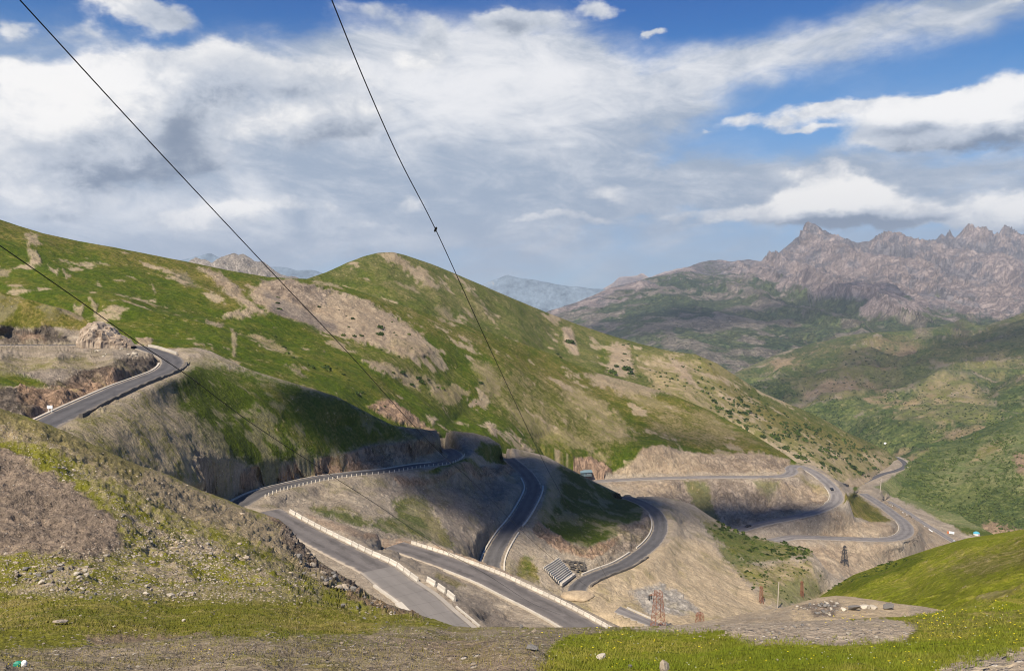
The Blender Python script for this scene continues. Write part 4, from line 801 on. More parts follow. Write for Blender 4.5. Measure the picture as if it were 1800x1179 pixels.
def mat_concrete_road():
    m = M_NEARASPH.copy(); m.name = 'concrete_slabs'; t = m.node_tree
    b = t.nodes['Principled BSDF']
    src = b.inputs['Base Color'].links[0].from_socket
    u = [N(t, n.outputs['Fac']) for n in t.nodes if n.type == 'ATTRIBUTE' and n.attribute_name == 'across'][0]
    s = [N(t, n.outputs['Fac']) for n in t.nodes if n.type == 'ATTRIBUTE' and n.attribute_name == 'along'][0]
    f1 = (s / 5.0)._m('FRACT', s / 5.0); j1 = f1.step(0.0, 0.02) * (1.0 - f1.step(0.98, 1.0))
    f2 = ((u + 1) * 1.5)._m('FRACT', (u + 1) * 1.5); j2 = f2.step(0.0, 0.03)
    j = 1.0 - j1 * j2
    light = mixc(t, 0.55, src, (0.22, 0.20, 0.18))
    t.links.new(mixc(t, j * 0.7, light, (0.085, 0.075, 0.068)), b.inputs['Base Color'])
    return m


M_SLAB = mat_concrete_road()


def mesh_from(name, V, Fc, mat, parent=None, smooth=False):
    me = bpy.data.meshes.new(name); me.from_pydata([tuple(v) for v in V], [], [tuple(f) for f in Fc])
    if smooth:
        for p in me.polygons: p.use_smooth = True
    if mat is not None: me.materials.append(mat)
    o = bpy.data.objects.new(name, me); COL.objects.link(o)
    if parent is not None: o.parent = parent
    return o


def road_strip(key, mat, s0=0.0, s1=1.0, lift=0.0, name='road'):
    L, S, wd = LINES[key]; n = len(L); L = L[int(n * s0):int(n * s1) + 1]; S = S[int(n * s0):int(n * s1) + 1]
    U = (-1, -.8, -.4, 0, .4, .8, 1); V, A, B, Fc = [], [], [], []
    acc = np.r_[0, np.cumsum(np.linalg.norm(np.diff(L, axis=0), axis=1))]
    for i, (p, s) in enumerate(zip(L, S)):
        for u in U:
            q = p + s * u * wd / 2; q[2] += lift + 0.05 * (1 - u * u) - (0.0)
            V.append(q); A.append(u); B.append(acc[i])
        for sgn in (-1, 1):   # road bed edges reach into the ground
            q = p + s * sgn * (wd / 2 + 0.3); q[2] -= 0.6; V.append(q); A.append(sgn); B.append(acc[i])
    w = len(U) + 2
    for i in range(len(L) - 1):
        for k in range(len(U) - 1): Fc.append((i * w + k, i * w + k + 1, (i + 1) * w + k + 1, (i + 1) * w + k))
        Fc.append((i * w + 7, i * w, (i + 1) * w, (i + 1) * w + 7)); Fc.append((i * w + 6, i * w + 8, (i + 1) * w + 8, (i + 1) * w + 6))
    o = mesh_from(name, V, Fc, mat, smooth=True); me = o.data
    for nm, arr in (('across', A), ('along', B)):
        me.attributes.new(nm, 'FLOAT', 'POINT').data.foreach_set('value', np.array(arr, np.float32))
    o['kind'] = 'structure'; return o


def frac_at(key, px, py):
    L, S, wd = LINES[key]; a, b, _ = project(L)
    return ((a - px) ** 2 + (b - py) ** 2).argmin() / (len(L) - 1)


JOINT = frac_at('N1', 662, 1000)
road_strip('N1', M_NEARASPH, 0, JOINT); road_strip('N1', M_SLAB, JOINT, 1.0)
road_strip('N2', M_NEARASPH)
for k in ('R1', 'R2', 'R3', 'R4'): road_strip(k, M_ASPH)
for k in ('R5', 'R6', 'R9'): road_strip(k, M_OLD)
road_strip('R8', M_ASPH); road_strip('R7', M_OLD)

# ------------------------------------------------------------------ naming helpers
def tag(o, label=None, cat=None, group=None, kind=None):
    if label: o['label'] = label
    if cat: o['category'] = cat
    if group: o['group'] = group
    if kind: o['kind'] = kind
    return o


def empty(name, loc, rz=0.0, label=None, cat=None, group=None):
    o = bpy.data.objects.new(name, None); COL.objects.link(o); o.location = loc; o.rotation_euler = (0, 0, rz)
    o.empty_display_size = 0.5
    return tag(o, label, cat, group)


def copy_tree(o, parent=None):
    c = o.copy(); COL.objects.link(c)
    if parent is not None: c.parent = parent
    for ch in list(o.children): copy_tree(ch, c)
    return c


def mat_plain(name, col, rough=0.8, var=0.25, scale=2.0, spec=0.2, metal=0.0, bump=0.0, col2=None, obj_var=0.0):
    m = bpy.data.materials.new(name); m.use_nodes = True; t = m.node_tree
    b = t.nodes['Principled BSDF']; b.inputs['Roughness'].default_value = rough
    b.inputs['Specular IOR Level'].default_value = spec; b.inputs['Metallic'].default_value = metal
    g = t.nodes.new('ShaderNodeTexCoord')
    n = noise(t, g.outputs['Object'], scale, 6, 0.62)
    v = n * (var * 2) + (1 - var)
    if obj_var:
        oi = t.nodes.new('ShaderNodeObjectInfo'); v = v * (N(t, oi.outputs['Random']) * (obj_var * 2) + (1 - obj_var))
    base = col if col2 is None else mixc(t, noise(t, g.outputs['Object'], scale * 0.6, 5, 0.6).step(.4, .6), col, col2)
    t.links.new(mixc(t, 1.0, base, vec(t, v, v, v), 'MULTIPLY'), b.inputs['Base Color'])
    if bump:
        bm = t.nodes.new('ShaderNodeBump'); bm.inputs['Strength'].default_value = bump; bm.inputs['Distance'].default_value = 0.1
        t.links.new(n.s, bm.inputs['Height']); t.links.new(bm.outputs[0], b.inputs['Normal'])
    return m


MT = dict(
    concrete=mat_plain('pale_concrete', (.50, .45, .38), .9, .3, 1.2, obj_var=.12), kerb=mat_plain('kerb_concrete', (.47, .42, .35), .9, .35, .4),
    gutter=mat_plain('gutter_concrete', (.30, .265, .225), .95, .3, .5), darkwall=mat_plain('weathered_stone', (.12, .105, .09), .95, .35, .8), rust=mat_plain('rusty_steel', (.24, .105, .06), .8, .35, 1.5),
    steel=mat_plain('dark_steel', (.05, .048, .05), .6, .3, 1.5), wire=mat_plain('cable', (.012, .012, .013), .7, .1), white=mat_plain('white_paint', (.78, .78, .76), .5, .08),
    blue=mat_plain('blue_sheet_roof', (.13, .19, .22), .5, .2, .6), hut=mat_plain('hut_wall', (.10, .13, .14), .8, .2, .5), glass=mat_plain('glass', (.02, .025, .03), .1, .05, spec=.5),
    tyre=mat_plain('rubber', (.02, .02, .02), .9, .1), teal=mat_plain('teal_canvas', (.08, .33, .42), .8, .1), canvas=mat_plain('white_canvas', (.74, .74, .72), .9, .08), orange=mat_plain('orange_paint', (.45, .14, .05), .5, .1),
    black=mat_plain('insulator', (.015, .015, .015), .4, .1), carblack=mat_plain('dark_car_paint', (.025, .025, .03), .3, .1, spec=.5), carwhite=mat_plain('white_car_paint', (.75, .75, .75), .3, .05, spec=.5), wood=mat_plain('grey_wood', (.40, .34, .27), .9, .25, .6),
    rock=mat_plain('field_stone', (.32, .26, .195), .92, .38, 1.6, bump=.6, col2=(.235, .205, .175), obj_var=.3), greyrock=mat_plain('grey_stone', (.155, .145, .135), .92, .4, 1.6, bump=.6, obj_var=.25), palerock=mat_plain('pale_stone', (.42, .37, .30), .92, .3, 1.6, bump=.6, obj_var=.2),
    outcrop=mat_plain('outcrop_rock', (.40, .32, .24), .95, .45, .45, bump=1.0, col2=(.27, .205, .15)), scree=mat_plain('scree_stone', (.21, .165, .125), .92, .4, 1.6, bump=.6, col2=(.15, .12, .095)), heap=mat_plain('heap_gravel', (.42, .325, .215), .95, .4, 1.2, bump=.7, col2=(.33, .25, .165)), greenbag=mat_plain('green_plastic', (.03, .22, .15), .5, .1))


# ------------------------------------------------------------------ clouds above and behind the camera whose shadows lie on the hills
def ico(sub=2):
    import bmesh
    bm = bmesh.new(); bmesh.ops.create_icosphere(bm, subdivisions=sub, radius=1.0)
    V = np.array([v.co[:] for v in bm.verts]); Fc = [[v.index for v in f.verts] for f in bm.faces]; bm.free(); return V, Fc


ICO1, ICO2, ICO3 = ico(1), ico(2), ico(3)
M_CLOUD = bpy.data.materials.new('cloud'); M_CLOUD.use_nodes = True
M_CLOUD.node_tree.nodes['Principled BSDF'].inputs['Base Color'].default_value = (.85, .85, .86, 1); M_CLOUD.node_tree.nodes['Principled BSDF'].inputs['Roughness'].default_value = 1

_t = M_CLOUD.node_tree; _tr = _t.nodes.new('ShaderNodeBsdfTransparent'); _mx = _t.nodes.new('ShaderNodeMixShader'); _mx.inputs[0].default_value = .38
_t.links.new(_t.nodes['Principled BSDF'].outputs[0], _mx.inputs[1]); _t.links.new(_tr.outputs[0], _mx.inputs[2]); _t.links.new(_mx.outputs[0], _t.nodes['Material Output'].inputs[0])
M_THIN = M_CLOUD.copy(); M_THIN.name = 'thin_cloud'; [n for n in M_THIN.node_tree.nodes if n.type == 'MIX_SHADER'][0].inputs[0].default_value = .70


def cloud(blobs, t=4600):
    """blobs: (x, y, z, rx, ry) of the shadow on the ground; the cloud stands t metres up the sun's direction."""
    V, Fc = [], []
    for (x, y, z, rx, ry) in blobs:
        A, f0 = ICO3
        q = A * np.array([rx, ry, min(rx, ry) * .5]) * (0.78 + 0.5 * fbm(A[:, 0] * 2 + x, A[:, 1] * 2 + y, A[:, 2] * 2, 4, .6))[:, None]
        q = q + np.array([x, y, z]) + SUN * t
        k = len(V); V += list(q); Fc += [[i + k for i in f] for f in f0]
    o = mesh_from('cloud', V, Fc, M_CLOUD if t < 7000 else M_THIN, smooth=True); o['kind'] = 'structure'; return o


cloud([(-72, 318, -42, 20, 18), (-60, 330, -46, 26, 24), (-46, 342, -52, 28, 26), (-28, 355, -60, 34, 30), (-8, 372, -72, 36, 36), (12, 398, -80, 36, 36), (32, 420, -88, 36, 32), (52, 415, -95, 28, 30), (-22, 330, -72, 28, 22), (8, 345, -85, 24, 22), (36, 388, -95, 26, 26)], 2000)
cloud([(950, 2250, -250, 260, 200), (1350, 2450, -200, 320, 220), (1750, 2650, -150, 330, 240), (2200, 2800, -50, 330, 260)], 9000)
cloud([(700, 4100, -100, 420, 330), (1300, 4300, -50, 480, 320), (1900, 4650, 50, 420, 280)], 12000)
cloud([(96, 440, -110, 30, 13), (75, 436, -108, 20, 12)])
cloud([(150, 655, -110, 44, 26), (120, 640, -108, 30, 20), (185, 668, -115, 30, 20), (100, 628, -105, 24, 18)], 7200)
cloud([(150, 555, -145, 36, 24), (185, 562, -147, 40, 20), (205, 566, -150, 26, 16), (120, 545, -140, 30, 22)], 3000)

# ------------------------------------------------------------------ haze
def haze_box():
    x0, x1, y0, y1, z0, z1 = -9500, 9500, -120, 11500, -420, 900
    V = [(x, y, z) for x in (x0, x1) for y in (y0, y1) for z in (z0, z1)]
    Fc = [(0, 1, 3, 2), (4, 6, 7, 5), (0, 4, 5, 1), (2, 3, 7, 6), (0, 2, 6, 4), (1, 5, 7, 3)]
    m = bpy.data.materials.new('haze'); m.use_nodes = True; t = m.node_tree; t.nodes.clear()
    out = t.nodes.new('ShaderNodeOutputMaterial'); pv = t.nodes.new('ShaderNodeVolumePrincipled')
    pv.inputs['Density'].default_value = HAZE; pv.inputs['Color'].default_value = (.53, .63, .78, 1); pv.inputs['Anisotropy'].default_value = 0.0
    t.links.new(pv.outputs[0], out.inputs['Volume'])
    try: m.volume_intersection_method = 'FAST'
    except Exception: pass
    o = mesh_from('haze', V, Fc, m); o['kind'] = 'stuff'; return o


HAZE = 5.4e-5
haze_box()


# ------------------------------------------------------------------ small solid builders
class MB:
    """Collects boxes, bars and prisms into one mesh."""
    def __init__(self): self.V, self.F, self.M = [], [], []
    def add(self, V, Fc): k = len(self.V); self.V += [tuple(v) for v in V]; self.F += [tuple(i + k for i in f) for f in Fc]; return self
    def box(self, c, s, rz=0.0):
        x, y, z = (q / 2 for q in s); V = [(sx * x, sy * y, sz * z) for sx in (-1, 1) for sy in (-1, 1) for sz in (-1, 1)]
        ca, sa = math.cos(rz), math.sin(rz)
        V = [(a * ca - b * sa + c[0], a * sa + b * ca + c[1], d + c[2]) for a, b, d in V]
        return self.add(V, [(0, 1, 3, 2), (4, 6, 7, 5), (0, 4, 5, 1), (2, 3, 7, 6), (0, 2, 6, 4), (1, 5, 7, 3)])
    def bar(self, a, b, w, h=None):
        a, b = Vector(a), Vector(b); d = (b - a).normalized(); up = Vector((0, 0, 1)) if abs(d.z) < .95 else Vector((1, 0, 0))
        s = d.cross(up).normalized() * w / 2; u = s.cross(d).normalized() * (h or w) / 2
        V = [p + i * s + j * u for p in (a, b) for i, j in ((-1, -1), (1, -1), (1, 1), (-1, 1))]
        return self.add(V, [(3, 2, 1, 0), (4, 5, 6, 7), (0, 1, 5, 4), (1, 2, 6, 5), (2, 3, 7, 6), (3, 0, 4, 7)])
    def extrude(self, prof, x0, x1):
        """profile in (y, z), swept along x"""
        n = len(prof); V = [(x0, y, z) for y, z in prof] + [(x1, y, z) for y, z in prof]
        return self.add(V, [tuple(range(n))[::-1], tuple(range(n, 2 * n))] + [(i, (i + 1) % n, n + (i + 1) % n, n + i) for i in range(n)])
    def lathe(self, prof, n=12):
        V = [(r * math.cos(2 * math.pi * k / n), r * math.sin(2 * math.pi * k / n), z) for r, z in prof for k in range(n)]
        Fc = [(i * n + k, i * n + (k + 1) % n, (i + 1) * n + (k + 1) % n, (i + 1) * n + k) for i in range(len(prof) - 1) for k in range(n)]
        return self.add(V, Fc + [tuple(range(n))[::-1], tuple(range((len(prof) - 1) * n, len(prof) * n))])
    def build(self, name, mat, parent=None, smooth=False): return mesh_from(name, self.V, self.F, mat, parent, smooth)


def bevel(o, w=0.02, seg=2):
    import bmesh
    bm = bmesh.new(); bm.from_mesh(o.data); bmesh.ops.bevel(bm, geom=bm.edges[:], offset=w, segments=seg, affect='EDGES', profile=.5); bm.to_mesh(o.data); bm.free(); return o


def ground_ray(keys, px, py):
    """nearest surface point under a pixel among several hills"""
    best = None
    for k in keys:
        p = at(k, px, py); u, v, d = project(p)
        if abs(u - px) < 4 and abs(v - py) < 4 and (best is None or d < best[1]): best = (p, d)
    return best[0] if best else at(keys[0], px, py)


def side_path(key, f0, f1, side, off, step=1.0, dz=0.0):
    L, S, wd = LINES[key]; n = len(L); a, b = int(f0 * (n - 1)), int(f1 * (n - 1))
    P = L[a:b + 1] + S[a:b + 1] * side * (wd / 2 + off); P[:, 2] += dz
    return resample(P, step)


# ------------------------------------------------------------------ barrier blocks along the two near roads
def block_mesh(ln, h=0.95):
    b = MB(); b.extrude([(-.30, -.3), (.30, -.3), (.30, .12), (.16, .42), (.13, h - .04), (.09, h), (-.09, h), (-.13, h - .04), (-.16, .42), (-.30, .12)], -ln / 2, ln / 2)
    o = b.build('concrete_barrier', MT['concrete']); bevel(o, .025, 1); return o


def place_blocks(path, ln, gap, label, group, h=0.95):
    proto = None; P = resample(path, ln + gap)
    for i in range(len(P) - 1):
        a, b = P[i], P[i + 1]; m = (a + b) / 2; d = b - a
        if proto is None: proto = o = block_mesh(ln, h)
        else: o = proto.copy(); COL.objects.link(o)
        o.location = m; o.rotation_euler = (0, -math.atan2(d[2], math.hypot(d[0], d[1])) + random.uniform(-.025, .025), math.atan2(d[1], d[0]) + random.uniform(-.06, .06))
        tag(o, label, 'barrier block', group)


fN1 = lambda x, y: frac_at('N1', x, y)
fN2 = lambda x, y: frac_at('N2', x, y)
place_blocks(side_path('N1', fN1(480, 905), fN1(700, 1028), -1, .55), 3.1, .16, 'pale barrier block in the long row beside the asphalt of the upper near road', 'barrier blocks beside the asphalt of the upper near road', .85)
place_blocks(side_path('N1', fN1(704, 1031), fN1(748, 1066), -1, 2.3), 2.9, .22, 'pale concrete barrier block in the short row beside the concrete slabs', 'four barrier blocks beside the slab paved road', .95)
place_blocks(side_path('N2', 0.03, .995, -1, .45), 1.95, .12, 'pale concrete barrier block in the row along the far edge of the lower near road', 'barrier blocks along the lower near road', .72)


# ------------------------------------------------------------------ kerbs and low walls
def kerb(key, f0, f1, side, off, w, h, label, mat='kerb', name='kerb', cat='kerb', rough=0.0, step=1.5):
    P = side_path(key, f0, f1, side, off, step); V, Fc = [], []
    T = np.gradient(P, axis=0); T /= np.linalg.norm(T, axis=1)[:, None]; S = np.stack([T[:, 1], -T[:, 0], 0 * T[:, 0]], -1)
    for i, (p, s) in enumerate(zip(P, S)):
        hh = h * (1 + rough * (random.random() - .5) * 2); ww = w * (1 + rough * (random.random() - .5))
        for a, z in ((-ww / 2, -.5), (-ww / 2, hh), (ww / 2, hh), (ww / 2, -.5)): V.append(p + s * a + np.array([0, 0, z]))
    for i in range(len(P) - 1):
        for k in range(4): Fc.append((i * 4 + k, i * 4 + (k + 1) % 4, i * 4 + 4 + (k + 1) % 4, i * 4 + 4 + k))
    n = (len(P) - 1) * 4; Fc += [(3, 2, 1, 0), (n, n + 1, n + 2, n + 3)]
    return tag(mesh_from(name, V, Fc, MT[mat]), label, cat)


kerb('N2', fN2(800, 1000), 1, 1, .25, .5, .35, 'long white kerb along the near edge of the lower near road')
kerb('N1', fN1(690, 1022), fN1(735, 1053), 1, .3, .45, .35, 'short white kerb under the dark rocks beside the slab road')
kerb('N1', fN1(735, 1053), fN1(765, 1082), 1, .2, 1.3, .3, 'wide cream concrete apron beside the slab road above the grass')
kerb('N1', fN1(760, 1077), fN1(800, 1115), -1, 1.3, .3, .25, 'thin broken kerb at the outer edge of the concrete slabs')
kerb('N1', JOINT, 1, -1, .35, .9, .04, 'pale concrete gutter along the outer edge of the slab road', 'gutter', 'gutter', 'gutter')
fR = frac_at
kerb('R1', fR('R1', 60, 755), fR('R1', 303, 638), -1, .5, .7, .25, 'pale kerb along the inner edge of the upper left road')
kerb('R1', fR('R1', 100, 735), fR('R1', 303, 640), 1, 1.0, .8, .75, 'dark rough stone wall along the outer edge of the upper left road', 'darkwall', 'guard_wall', 'guard wall', .35, 2.2)
kerb('R1', fR('R1', 290, 623), fR('R1', 245, 610), 1, .6, .5, 1.0, 'short white wall at the top of the upper left hairpin')
kerb('R2', fR('R2', 420, 885), fR('R2', 770, 816), -1, .5, .6, .3, 'long pale kerb at the foot of the cutting on the shaded road')
kerb('R3', fR('R3', 930, 840), fR('R3', 863, 1005), 1, .6, .6, .45, 'white kerb on the left edge of the steep road between the two spurs')
kerb('R3', fR('R3', 938, 855), fR('R3', 902, 925), -1, .7, .6, .5, 'short white kerb outside the bend of the steep road')
kerb('R3', fR('R3', 892, 936), fR('R3', 863, 1005), -1, 1.2, .6, .55, 'white kerb on the right edge of the steep road above the terraced wall')
kerb('R4', fR('R4', 1155, 905), fR('R4', 1135, 966), 1, .6, .6, .5, 'white kerb inside the right hand bend below the green spur')
kerb('R4', fR('R4', 1124, 974), fR('R4', 1040, 1014), 1, .8, .7, .6, 'pale retaining kerb from the bend to the terraced wall')
kerb('R4', fR('R4', 1120, 976), fR('R4', 1020, 1030), -1, 1.0, .7, .6, 'rough dark stone wall on the outer edge of the right hand bend', 'darkwall', 'guard_wall', 'guard wall', .5, 2.2)
kerb('R5', fR('R5', 1412, 821), fR('R5', 1448, 843), 1, .4, .45, .3, 'white kerb on the inside of the upper far hairpin')
kerb('R5', fR('R5', 1462, 858), fR('R5', 1460, 887), 1, .5, .5, .35, 'white kerb round the inside of the far right hand bend')
kerb('R6', fR('R6', 1560, 948), fR('R6', 1588, 917), -1, .5, .5, .35, 'pale kerb round the outside of the lowest far hairpin')
kerb('R7', 0.1, .95, -1, .3, .5, .6, 'white kerb on the short road piece beside the rusty pylon')
kerb('R9', fR('R9', 1562, 882), fR('R9', 1652, 938), 1, 4.0, 1.3, 1.6, 'long white wall along the lowest valley road', 'white', 'retaining_wall', 'wall')
kerb('R8', fR('R8', 1590, 822), fR('R8', 1572, 803), 1, .4, 1.0, .8, 'white wall beside the distant valley road bend')

# guard posts on the lower edge of the shaded road
pp = side_path('R2', fR('R2', 445, 875), fR('R2', 800, 800), 1, .6, 2.6)
pb = MB().box((0, 0, .35), (.35, .35, 1.1)).build('guard_post', MT['concrete']); bevel(pb, .05, 1)
for i, p in enumerate(pp):
    o = pb if i == 0 else pb.copy()
    if i: COL.objects.link(o)
    o.location = p; tag(o, 'small pale guard post in the row along the lower edge of the shaded road', 'guard post', 'guard posts along the shaded road')


# ------------------------------------------------------------------ stepped retaining wall
def terraced_wall():
    A = [at('spur', x, y) for x, y in ((954, 999), (985, 1030))]; B = [at('spur', x, y) for x, y in ((980, 983), (1008, 1012))]
    root = empty('terraced_retaining_wall', A[1], 0, 'stepped concrete retaining wall of long grey terraces between the two steep roads', 'retaining wall')
    Lc = np.array(A[1]); n = 11
    out = np.cross(B[0] - A[0], A[1] - A[0]); out /= np.linalg.norm(out); out *= 1 if out[2] > 0 else -1
    back = MB(); q = [A[0], B[0], B[1], A[1]]
    back.add([p - Lc + out * .25 for p in q] + [p - Lc - out * 2 for p in q], [(0, 1, 2, 3), (7, 6, 5, 4), (0, 4, 5, 1), (1, 5, 6, 2), (2, 6, 7, 3), (3, 7, 4, 0)])
    back.build('gap_shade', MT['steel'], root)  # dark sheet added behind the steps to stand for shade in the gaps
    for i in range(n):
        u = (i + .5) / n; a = A[0] + (A[1] - A[0]) * u - Lc; b = B[0] + (B[1] - B[0]) * u - Lc
        m = MB(); pts = [a + (b - a) * k / 5 + out * (.65 + .12 * math.sin(k * 1.7 + i * .3)) for k in range(6)]
        w = np.linalg.norm(A[1] - A[0]) / n
        for k in range(5): m.bar(pts[k], pts[k + 1], w * .34, .9)
        m.build('step', MT['concrete'], root)
    MB().bar(A[1] - Lc + out * .6, B[1] - Lc + out * .6, 1.1, 1.0).build('toe_wall', MT['kerb'], root)
    C = [at('spur', x, y) for x, y in ((988, 984), (1028, 990), (1030, 1004), (1008, 1008))]
    root2 = empty('rubble_wall', C[3], 0, 'broken dark stone wall right of the stepped concrete terraces', 'retaining wall'); L2 = np.array(C[3])
    for i in range(5):
        u = (i + .5) / 5; m = MB(); a = C[0] + (C[3] - C[0]) * u - L2; b = C[1] + (C[2] - C[1]) * u - L2
        for k in range(7):
            if random.random() < .25: continue
            m.bar(a + (b - a) * k / 7 + out * (.3 + .5 * random.random()), a + (b - a) * (k + .85) / 7 + out * (.3 + .5 * random.random()), .8, .5)
        m.build('stone_course', MT['darkwall'], root2)


terraced_wall()


# ------------------------------------------------------------------ pylons, poles, wires
def pylon(base, H, wb, wt, rz, mat, label, arms, beam=.2, insul=True, panels=9, seen_group=None):
    root = empty('lattice_pylon', base, rz, label, 'pylon', seen_group)
    cor = lambda z, i, j: (i * (wb + (wt - wb) * z / H) / 2, j * (wb + (wt - wb) * z / H) / 2, z)
    for i, j in ((-1, -1), (1, -1), (1, 1), (-1, 1)): MB().bar(cor(-.6, i, j), cor(H, i, j), beam * 1.25).build('leg', mat, root)
    br = MB(); zs = [H * (1 - (1 - k / panels) ** 1.15) for k in range(panels + 1)]
    for k in range(panels):
        z0, z1 = zs[k], zs[k + 1]
        for (a, b) in (((-1, -1), (1, -1)), ((1, -1), (1, 1)), ((1, 1), (-1, 1)), ((-1, 1), (-1, -1))):
            br.bar(cor(z0, *a), cor(z1, *b), beam * .7); br.bar(cor(z0, *b), cor(z1, *a), beam * .7); br.bar(cor(z1, *a), cor(z1, *b), beam * .7)
    br.build('bracing', mat, root)
    for (z, x0, x1) in arms:
        a = MB(); zz = z + .9
        for y in (-wt / 2, wt / 2): a.bar((x0, 0, z), (x1, y * (abs(x1) < 3), z), beam * .9); a.bar((x0, 0, z), (0, y, zz), beam * .7)
        n = max(2, int(abs(x0 - x1) / 1.2))
        for k in range(n): a.bar((x0 + (x1 - x0) * k / n, 0, z), (x0 + (x1 - x0) * (k + .6) / n, 0, z + .9 * (k + .6) / n), beam * .55)
        arm = a.build('crossarm', mat, root)
        if insul:
            b = MB(); b.lathe([(.12, 0), (.3, -.3), (.14, -.5), (.3, -.8), (.14, -1.0), (.3, -1.3), (.12, -1.9)], 8); o = b.build('insulator', MT['black'], arm); o.location = (x0, 0, z)
    return root


def lift_to(p, d):  # point on the ray of pixel p at depth d
    return world(p[0], p[1], d)


pb1 = at('spur', 1157, 1122)
dp1 = project(pb1)[2]
H1 = float(lift_to((1157, 1037), dp1)[2] - pb1[2])
pyl1 = pylon(pb1, H1, 4.6, 1.9, .25, MT['rust'], 'rusty lattice pylon standing just behind the brow with an arm to the left', [(H1 - 1.2, -3.4, 0), ], .11, True, 8)
o = MB(); o.lathe([(.12, 0), (.3, -.3), (.14, -.5), (.3, -.8), (.14, -1.0), (.3, -1.3), (.12, -1.9)], 8)
arm = [ch for ch in pyl1.children if ch.name.startswith('crossarm')][0]
o = o.build('insulator', MT['black'], arm); o.location = (-2.6, .2, H1 - .9)
pb2 = at('spur', 1230, 1112); dp2 = project(pb2)[2]; H2 = float(lift_to((1230, 1076), dp2)[2] - pb2[2])
pylon(pb2, H2, 3.2, 1.5, .4, MT['rust'], 'smaller rusty lattice pylon right of the large one by the gravel mound', [(H2 - .8, -2.0, 0)], .11, False, 5)
pb3 = at('left', 1485, 992); dp3 = project(pb3)[2]; H3 = float(lift_to((1485, 958), dp3)[2] - pb3[2])
pylon(pb3, H3, 3.6, .7, .3, MT['steel'], 'dark lattice pylon with three crossarms far down in the gully below the lowest hairpin', [(H3 * .9, -1.8, 1.8), (H3 * .74, -2.4, 2.4), (H3 * .58, -1.8, 1.8)], .16, False, 5)
for (x, y0, y1, lab, sc) in ((1338, 1030, 1060, 'small rusty lattice mast on the green patch left of the leaning pole', .9), (1409, 1021, 1048, 'small rusty lattice mast at the gully bed before the green hill', .8)):
    b0 = at('spur', x, y1); dd = project(b0)[2]; hh = float(lift_to((x, y0), dd)[2] - b0[2])
    pylon(b0, hh, 1.5 * sc, .9 * sc, .2, MT['rust'], lab, [(hh * .93, -1.0, 0)], .10, False, 4)


def pole(b0, top_px, r, label, mat='wood', lean=0.0, crossbar=False):
    d = project(b0)[2]; T = lift_to(top_px, d); root = empty('utility_pole', b0, 0, label, 'pole'); v = Vector(T) - Vector(b0)
    m = MB(); V = []
    m.bar((0, 0, -.5), v, r * 2); m.build('shaft', MT[mat], root)
    if crossbar: MB().bar(v * .93 + Vector((-1.0, 0, 0)), v * .93 + Vector((1.0, 0, 0)), r * 1.5).build('crossbar', MT[mat], root)
    return root


pole(at('spur', 1366, 1071), (1369, 1022), .16, 'thin pale leaning pole above the gravel mound')
pole(at('left', 1546, 866), (1549, 842), .3, 'pale pole beside the bend of the valley road', crossbar=True)


def wire(name, pts, d0, d1, r, label, end=None):
    """cable: plan line straight from its first to its last point, sagging as seen"""
    a = catmull(np.array([(x, y, 0) for x, y in pts], float), 14)
    A = world(*a[0][:2], d0); B = world(*a[-1][:2], d1) if end is None else np.array(end)
    out = []
    for x, y, _ in a:
        r_ = world(x, y, 1.0)
        # intersect the vertical plane through the ray with the plan line A-B
        D = B[:2] - A[:2]; M = np.array([[D[0], -r_[0]], [D[1], -r_[1]]]); t, s = np.linalg.solve(M, -A[:2])
        out.append(np.array(r_) * s)
    P = np.array(out)
    # extend the cable past the frame, back over the camera's hill
    e = P[0] + (P[0] - P[1]) / np.linalg.norm(P[0] - P[1]) * 10
    P = np.vstack([e, P]); V, Fc = [], []; n = 6
    T = np.gradient(P, axis=0); T /= np.linalg.norm(T, axis=1)[:, None]
    for p, tt in zip(P, T):
        s = np.cross(tt, (0, 0, 1)); s /= np.linalg.norm(s); u = np.cross(s, tt)
        for k in range(n): V.append(p + r * (math.cos(k * 2 * math.pi / n) * s + math.sin(k * 2 * math.pi / n) * u))
    for i in range(len(P) - 1):
        for k in range(n): Fc.append((i * n + k, i * n + (k + 1) % n, (i + 1) * n + (k + 1) % n, (i + 1) * n + k))
    return tag(mesh_from('power_cable', V, Fc, MT['wire'], smooth=True), label, 'cable'), P


tip = np.array(pb1) + np.array([-3.4 * math.cos(.25), -3.4 * math.sin(.25), H1 - 1.2 - 1.9])
wire('w', [(30, -5), (250, 235), (470, 470), (610, 618), (750, 772), (828, 844), (925, 940), (975, 984), (1016, 1018), (1060, 1049), (1100, 1072)], 22, 250, .019, 'left long black power cable running from the top left corner down past the left hill')
wire('w', [(581, -5), (640, 140), (700, 275), (766, 404), (850, 588), (945, 790), (985, 866), (1026, 940), (1070, 1020), (1111, 1080)], 22, 250, .019, 'black power cable with a splice crossing the summit hill from the top centre')
c3, P3 = wire('w', [(-10, 425), (120, 515), (240, 600), (330, 660), (437, 740), (579, 833), (660, 885), (720, 926), (790, 972), (860, 1012), (932, 1058), (985, 1080)], 26, 160, .017, 'lowest black power cable coming in at the left edge over the dark spur')
w2 = [o for o in COL.objects if o.name.startswith('power_cable')][1]
sp = world(766, 404, 1.0); V2 = np.array([v.co[:] for v in w2.data.vertices]); u2, v2, _ = project(V2); k2 = ((u2 - 766) ** 2 + (v2 - 404) ** 2).argmin()
spl = MB().lathe([(.02, -.2), (.045, -.14), (.052, 0), (.045, .14), (.02, .2)], 8).build('splice', MT['wire'], w2); spl.location = V2[k2]; spl.rotation_euler = (math.radians(70), 0, .3)

